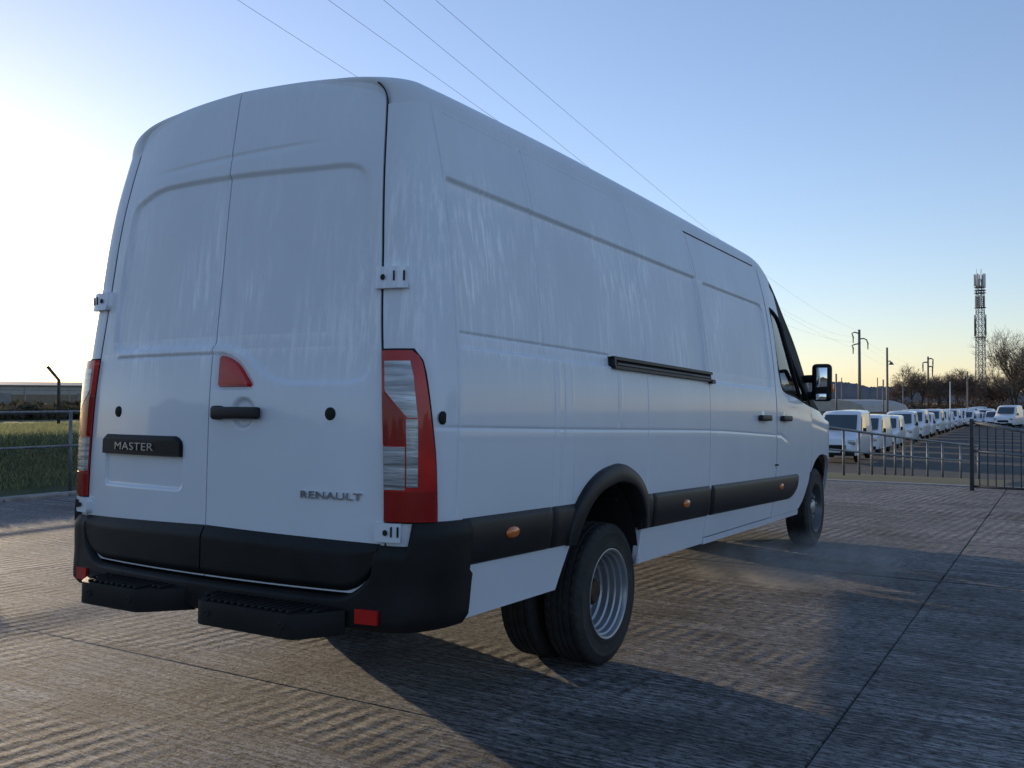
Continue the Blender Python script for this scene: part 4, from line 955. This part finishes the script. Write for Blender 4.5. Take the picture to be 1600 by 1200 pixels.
# ground of the yard under the row
ya = base+(FW*.874+RT*.485)*-30; yb = base+(FW*.874+RT*.485)*190; yn = np.array([-(yb-ya)[1], (yb-ya)[0], 0]); yn /= np.linalg.norm(yn)
V = []; F = []
for k in range(24):
    c = ya+(yb-ya)*k/23; t = -30+220*k/23; z = 1.31-(100/FPX)*40+(-.0050*t if t < 100 else -.5-.002*(t-100))
    for w in (-8, 6.5): V.append((*(c+yn*w)[:2], z-.02))
    if k: F.append((2*k-2,2*k-1,2*k+1,2*k))
yard = mesh('yard', V, F, M['asphalt']); tag(yard, kind='structure')
# ---- poles, lamp, mast
def pole_tree(name, px, ptop, d, r0, label, cat, arms=(), m='pole', base_py=668):
    tp = at(px, ptop, d); b = np.array([tp[0], tp[1], th(tp[0], tp[1])-.3]); root = empty(name, b); tag(root, label, cat)
    MB().tube([(0,0,0), (0,0,tp[2]-b[2])], [r0, r0*.72], 10).build('shaft', M[m], root, smooth=True)
    for x0, y0, pts in arms:
        MB().tube([tuple(at(x, y, d)-b) for x, y in pts], .09*d/130, 6).build('arm', M[m], root, smooth=True)
        ins = at(*pts[-1], d)-b; MB().tube([ins, ins-np.array([0,0,.9*d/130])], [.10*d/130,.06*d/130], 8).build('insulator', M['mastdark'], root, smooth=True)
    return root
pole_tree('utility_pole', 1342.5, 515, 130, .24, 'tall power pole with three hooked arms, nearest of the power poles', 'power pole',
          [(0,0,((1342,521),(1335,519),(1331,521),(1333,526))), (0,0,((1342,529.5),(1350,529),(1354,531),(1356,536))), (0,0,((1342,537),(1336,538),(1331,540),(1333,543)))])
pole_tree('utility_pole', 1450, 557, 215, .26, 'smaller power pole with hooked arms rising behind the brown bushes', 'power pole',
          [(0,0,((1450,561),(1455,560),(1458,562),(1457.5,566))), (0,0,((1450,566),(1445,566),(1442,567),(1442,571))), (0,0,((1450,573),(1455,572.5),(1457,574),(1457,578)))])
lp = pole_tree('lamp_post', 1386, 543, 90, .13, 'tall pole with one floodlight hanging from its side', 'lamp post')
b = np.array(lp.location)
MB().tube([tuple(at(1386,565,90)-b), tuple(at(1391,564,90)-b), tuple(at(1392.5,566,90)-b)], .05, 6).build('arm', M['pole'], lp, smooth=True)
MB().tube([tuple(at(1392.5,565.5,90)-b), tuple(at(1392.5,570,90)-b)], [.10,.26], 10).build('floodlight', M['mastdark'], lp, smooth=True)
for px, pt, d, r, m, lab in ((1380,593,100,.10,'pole','short dark post just left of the floodlight pole'), (1306.5,584,105,.13,'pole','dark post standing just right of the big van mirror'), (1484.5,596,85,.06,'antenna','slim pale post in front of the brown bushes'),
                          (1511.5,580,120,.10,'pole','dark post left of the phone mast'), (1315,590,125,.08,'pole','thin post against the far wood'), (1371,590,140,.09,'pole','thin post above the low grey depot'), (1411,596,140,.09,'pole','thin post at the left edge of the bushes')):
    pole_tree('post', px, pt, d, r, lab, 'post', m=m)
MD = 230; MS = MD/170; mt = at(1531, 428, MD); mb_ = np.array([mt[0], mt[1], th(mt[0], mt[1])-.2]); Hm = (mt[2]-mb_[2])/MS
mast = empty('phone_mast', mb_, .5); mast.scale = (MS,)*3; tag(mast, 'tall lattice phone mast with white and dark antennas', 'mast')
def mr_(z): return np.interp(z, [0, Hm*.55, Hm], [.95, .72, .62])
for k in range(4):
    q = math.pi/4+k*math.pi/2; MB().tube([(mr_(z)*1.1*math.cos(q), mr_(z)*1.1*math.sin(q), z) for z in (0, Hm*.55, Hm-1)], .075, 6).build('leg', M['mast'], mast)
zz = np.linspace(0, Hm-1, 21)
for i in range(20):
    mb = MB()
    for k in range(4):
        q, q2 = math.pi/4+k*math.pi/2, math.pi/4+(k+1)*math.pi/2
        c = lambda q_, z: np.array((mr_(z)*1.1*math.cos(q_), mr_(z)*1.1*math.sin(q_), z))
        mb.tube([c(q, zz[i]), c(q2, zz[i+1])], .04, 4); mb.tube([c(q2, zz[i]), c(q, zz[i+1])], .04, 4); mb.tube([c(q, zz[i+1]), c(q2, zz[i+1])], .04, 4)
    mb.build('bracing', M['mast'], mast)
pm = lambda py: (at(1531, py, MD)-mb_)[2]/MS
for y0, y1, n, rr, m in ((428,447,5,.85,'antenna'), (430,446,4,.66,'mastdark'), (462,479,3,.75,'antenna'), (463,480,3,.62,'mastdark'), (498,525,2,.85,'mastdark'), (492,503,2,.85,'antenna')):
    for k in range(n):
        q = 2*math.pi*k/n+rr*3; z = (pm(y0)+pm(y1))/2
        MB().box((rr*math.cos(q), rr*math.sin(q), z), (.32,.22,pm(y0)-pm(y1)), rz=q).build('antenna', M[m], mast, bevel=.03)
for y in (449, 454, 458, 481, 527):
    mb = MB(); mb.tube([(.95*math.cos(q), .95*math.sin(q), pm(y)) for q in np.linspace(0, 2*math.pi, 13)], .07, 5, cap=False); mb.box((0,0,pm(y)), (1.5,1.5,.06)); mb.build('platform', M['mastdark'], mast)
for x, y in ((-.5,.2),(.3,.4),(.1,-.5)): MB().tube([(x,y,Hm-1.2),(x,y,Hm+.9)], .03, 5).build('aerial', M['mastdark'], mast)
# ---- overhead wires
def wire(p0, p1, sag, label, d0, d1, ext=.05):
    a, b = at(*p0, d0), at(*p1, d1); ts = np.linspace(-ext, 1, 60)
    pts = [a+(b-a)*t-np.array([0,0,4*sag*t*(1-t)]) for t in ts]; mid = pts[len(pts)//2]
    o = MB().tube([p-mid for p in pts], .005, 5).build('overhead_wire', M['wire'], smooth=True); o.location = mid
    tag(o, label, 'wire', 'overhead wires')
wire((270,-66),(1356,534),2.4,'lowest overhead wire, vanishing behind the rear doors of the big van',20,130)
wire((430,-60),(1332,543),1.05,'second overhead wire from below, meeting the van roof above its side',20,130)
wire((520,-66),(1332.5,526),1.9,'third overhead wire from below, crossing the sky above the van roof',20,130)
wire((600,-70),(1342,516),1.3,'uppermost overhead wire above the van roof',20,130)
wire((1356,535),(1457.5,566),1.5,'overhead wire from the right arm of the near power pole to the next pole',130,215,0)
wire((1333,526),(1442,571),1.8,'overhead wire from the upper left arm of the near power pole to the next pole',130,215,0)
wire((1333,543),(1457,578),1.8,'overhead wire from the lower left arm of the near power pole to the next pole',130,215,0)
# ---- low depot, hills
dp = at_z(1352, 118, -2.9); dp1 = at_z(1416, 124, -2.9); dd = (dp1-dp); DL = np.linalg.norm(dd); depot = empty('depot', dp, math.atan2(dd[1], dd[0])); tag(depot, 'low grey depot with a curved pale roof behind the row of vans', 'building')
MB().box((DL/2,5,1.3), (DL,10,2.6)).build('wall', M['clad_brown'], depot)
MB().prism([(-.3,2.6),(.3,3.5),(2,4.0),(5,4.2),(8,4.0),(9.7,3.5),(10.3,2.6)], -.3, DL+.3, 'yz').build('roof', M['clad'], depot)
for k in range(4): MB().box((1.2+k*2.6,-.04,1.1), (1.9,.08,2.0)).build('door', M['mastdark'], depot)
M['hill'] = mat('far_wooded_hill', (.085,.080,.082), .95, col2=(.13,.115,.105), vscale=.06, bump=1, bscale=.3)
def hill(name, prof, d, depth, m, seed):
    rs = np.random.RandomState(seed); xs = np.linspace(prof[0][0], prof[-1][0], 260); V = []; F = []
    ph = rs.uniform(0, 6, 8)
    for i, x in enumerate(xs):
        y = np.interp(x, [p[0] for p in prof], [p[1] for p in prof]); y += sum(math.sin(x*f+ph[k])*a for k, (f, a) in enumerate(((.09,.9),(.21,.7),(.5,.6),(1.1,.6),(2.3,.5))))
        t = at(x, y, d); dirv = np.array([FW[0]+RT[0]*(x-800)/FPX, FW[1]+RT[1]*(x-800)/FPX, 0])
        V += [(t[0]-dirv[0]*depth*.4, t[1]-dirv[1]*depth*.4, -4), (t[0]-dirv[0]*depth*.2, t[1]-dirv[1]*depth*.2, (t[2]-4)*.55), tuple(t), (t[0]+dirv[0]*depth, t[1]+dirv[1]*depth, -4)]
    for i in range(len(xs)-1): F += [(4*i+k, 4*i+4+k, 4*i+5+k, 4*i+1+k) for k in range(3)]
    return tag(mesh(name, V, F, m, smooth=True), kind='structure')
hill('hill', [(1100,612),(1290,594),(1330,598),(1350,604),(1400,603),(1440,606),(1500,604),(1600,612),(1750,618)], 420, 200, M['hill'], 3)
hill('hill', [(-300,620),(0,617),(300,616)], 900, 300, M['hill'], 5)
M['wood'] = mat('unseen_ridge_dark', (.035,.034,.028), .95, col2=(.06,.055,.045), vscale=.3, bump=1, bscale=.8)
def unseen_ridge(name, cx, cy, r, a0, a1, h, m, seed):      # unseen wooded ring, added to darken paint reflections and block low sky light
    rs = np.random.RandomState(seed); V = []; F = []; n = 160; ph = rs.uniform(0, 6, 5)
    for i in range(n):
        a = a0+(a1-a0)*i/(n-1); hh = h*(.8+.2*math.sin(7*a+ph[0])+.12*math.sin(23*a+ph[1])+.08*math.sin(61*a+ph[2]))
        for q, z in ((r*.95,-3),(r,hh*.8),(r*1.04,hh),(r*1.2,-3)): V.append((cx+q*math.cos(a), cy+q*math.sin(a), z))
        if i: F += [(4*i-4+k, 4*i+k, 4*i+k+1, 4*i-3+k) for k in range(3)]
    return tag(mesh(name, V, F, m, smooth=True), kind='structure')
unseen_ridge('hill', 0, 0, 150, R(-150), R(32), 13, M['wood'], 4)  # out of view, added for its dark reflection and to hold back low sky
# ---- bare trees
def bare_tree(seed, H, spread, levels, nb, r0, upright=.5, lean=(0,0)):
    rs = np.random.RandomState(seed); br = MB(); tw = MB(); cnt = [0]
    def grow(p, d, L, r, lv):
        n = 4; pts = [p]; rr = [r]; q = p.copy(); dv = d.copy()
        for i in range(n):
            dv = dv+rs.normal(size=3)*.10; dv[2] += .05*upright; dv /= np.linalg.norm(dv); q = q+dv*L/n; pts.append(q.copy()); rr.append(r*(1-.55*(i+1)/n))
        (br if lv < 2 else tw).tube(pts, rr, 6 if lv < 2 else 3, cap=False)
        if lv >= levels: return
        k = nb[lv]
        for i in range(k):
            f = rs.uniform(.30, 1.0) if lv else rs.uniform(.22, 1.0); j = f*n; a = min(int(j), n-1); base = pts[a]+(pts[a+1]-pts[a])*(j-a)
            ax = rs.normal(size=3); ax -= ax@dv*dv; ax /= np.linalg.norm(ax); ang = rs.uniform(.35, .95)*spread
            nd = dv*math.cos(ang)+ax*math.sin(ang); nd[2] += .25*upright; nd /= np.linalg.norm(nd)
            grow(base, nd, L*rs.uniform(.50, .74), max(.5*rr[a]*rs.uniform(.75,1), .026), lv+1)
    grow(np.zeros(3), np.array([lean[0], lean[1], 1.]), H*.55, r0, 0)
    return br, tw
def put_tree(name, p, parts, label, cat='tree', group=None, rz=0):
    root = empty(name, p, rz); tag(root, label, cat, group)
    parts[0].build('trunk', M['bark'], root, smooth=True); parts[1].build('twigs', M['twig'], root); return root
d = 185; p = at(1585, 600, d); p[2] = th(p[0], p[1])-.2
put_tree('bare_tree', p, bare_tree(11, 16.5, 1.15, 4, (12,8,6,4), .42, .75), 'large bare spreading tree right of the phone mast')
lab = ['bare brown bush tree right of the power pole, tallest of the thicket', 'rounded bare tree in the middle of the brown thicket', 'bare bush tree just left of the phone mast']
kinds = []
for i, (px, pt, d) in enumerate(((1424,572,195),(1482,585,200),(1513,578,205))):
    p = at(px, 600, d); g0 = th(p[0], p[1]); p[2] = g0-.2; H = at(px, pt, d)[2]-g0
    kinds.append((put_tree('bare_tree', p, bare_tree(20+i, H*1.05, 1.15, 4, (12,7,5,4), .20, .6), lab[i]), H))
rs = np.random.RandomState(9)
extra = [(1408,596,202),(1440,584,198),(1454,588,202),(1468,590,194),(1497,583,204),(1527,590,214),(1548,586,212),(1562,592,208),(1606,575,215),(1618,560,208),(1640,570,210),(1400,606,220)]
for j, (px, pt, d) in enumerate(extra):
    src, Hs = kinds[j % 3]; p = at(px, 600, d); g0 = th(p[0], p[1]); p[2] = g0-.2; s = (at(px, pt, d)[2]-g0)/Hs
    o = copy_tree(src); o.location = p; o.rotation_euler = (0,0,rs.uniform(0,6)); o.scale = (s*1.2, s*1.2, s)
    rank = sorted([e[0] for e in extra]+[1424, 1482, 1513]).index(px)
    tag(o, f'bare brown bush tree, {ordn[rank]} from the left in the thicket behind the white vans', 'tree', 'bare bushes of the thicket behind the vans')
hedge('undergrowth', at_z(1395, 195, -3.2), at_z(1680, 215, -3.2), 9, 4.2, 16000, leafy('dead_leaf', (.07,.050,.034), (.15,.11,.08), .2), 'brown undergrowth below the bare trees', 'undergrowth', 8)
hedge('undergrowth', at_z(1270, 150, -2.5), at_z(1420, 160, -2.5), 8, 3.6, 16000, leafy('dead_leaf', (.030,.028,.024), (.07,.055,.045), .2), 'dark scrub slope behind the near power pole', 'undergrowth', 12)
# ---- exhaust steam drifting out from under the van
vm = bpy.data.materials.new('steam'); vm.use_nodes = True; nt = vm.node_tree; nt.nodes.clear(); N = nt.nodes.new; L = nt.links.new
out = N('ShaderNodeOutputMaterial'); pv = N('ShaderNodeVolumePrincipled'); pv.inputs['Color'].default_value = (.95,.95,.95,1); pv.inputs['Anisotropy'].default_value = .2
tc = N('ShaderNodeTexCoord'); ln = N('ShaderNodeVectorMath'); ln.operation = 'LENGTH'
mp = N('ShaderNodeMapping'); mp.inputs['Location'].default_value = (-1,-1,-.75); mp.inputs['Scale'].default_value = (2,2,1.6); L(tc.outputs['Generated'], mp.inputs[0]); L(mp.outputs[0], ln.inputs[0])
fo = N('ShaderNodeMapRange'); fo.interpolation_type = 'SMOOTHSTEP'; fo.inputs['From Min'].default_value = .15; fo.inputs['From Max'].default_value = .95; fo.inputs['To Min'].default_value = 1; fo.inputs['To Max'].default_value = 0; L(ln.outputs['Value'], fo.inputs['Value'])
nz = N('ShaderNodeTexNoise'); nz.inputs['Scale'].default_value = 3.2; nz.inputs['Detail'].default_value = 4; L(tc.outputs['Object'], nz.inputs['Vector'])
nr = N('ShaderNodeMapRange'); nr.inputs['From Min'].default_value = .42; nr.inputs['From Max'].default_value = .70; nr.inputs['To Max'].default_value = 1.0; L(nz.outputs['Fac'], nr.inputs['Value'])
mu = N('ShaderNodeMath'); mu.operation = 'MULTIPLY'; L(fo.outputs[0], mu.inputs[0]); L(nr.outputs[0], mu.inputs[1])
mk = N('ShaderNodeMath'); mk.operation = 'MULTIPLY'; mk.inputs[1].default_value = 3.6; L(mu.outputs[0], mk.inputs[0]); gx_ = N('ShaderNodeSeparateXYZ'); L(tc.outputs['Generated'], gx_.inputs[0]); gr = N('ShaderNodeMapRange'); gr.inputs['From Min'].default_value = .05; gr.inputs['From Max'].default_value = .75; gr.inputs['To Min'].default_value = 2.2; gr.inputs['To Max'].default_value = .28; L(gx_.outputs['X'], gr.inputs['Value'])
mz = N('ShaderNodeMath'); mz.operation = 'MULTIPLY'; L(mk.outputs[0], mz.inputs[0]); L(gr.outputs[0], mz.inputs[1]); L(mz.outputs[0], pv.inputs['Density']); L(pv.outputs[0], out.inputs['Volume'])
st = MB().box((0,0,0), (2.3,1.1,.40)).build('exhaust_steam', vm); st.location = (1.42, 2.35, .21); st.rotation_euler = (0,0,R(30))
tag(st, 'pale exhaust steam drifting over the concrete beside the front wheel', 'steam', kind='stuff')
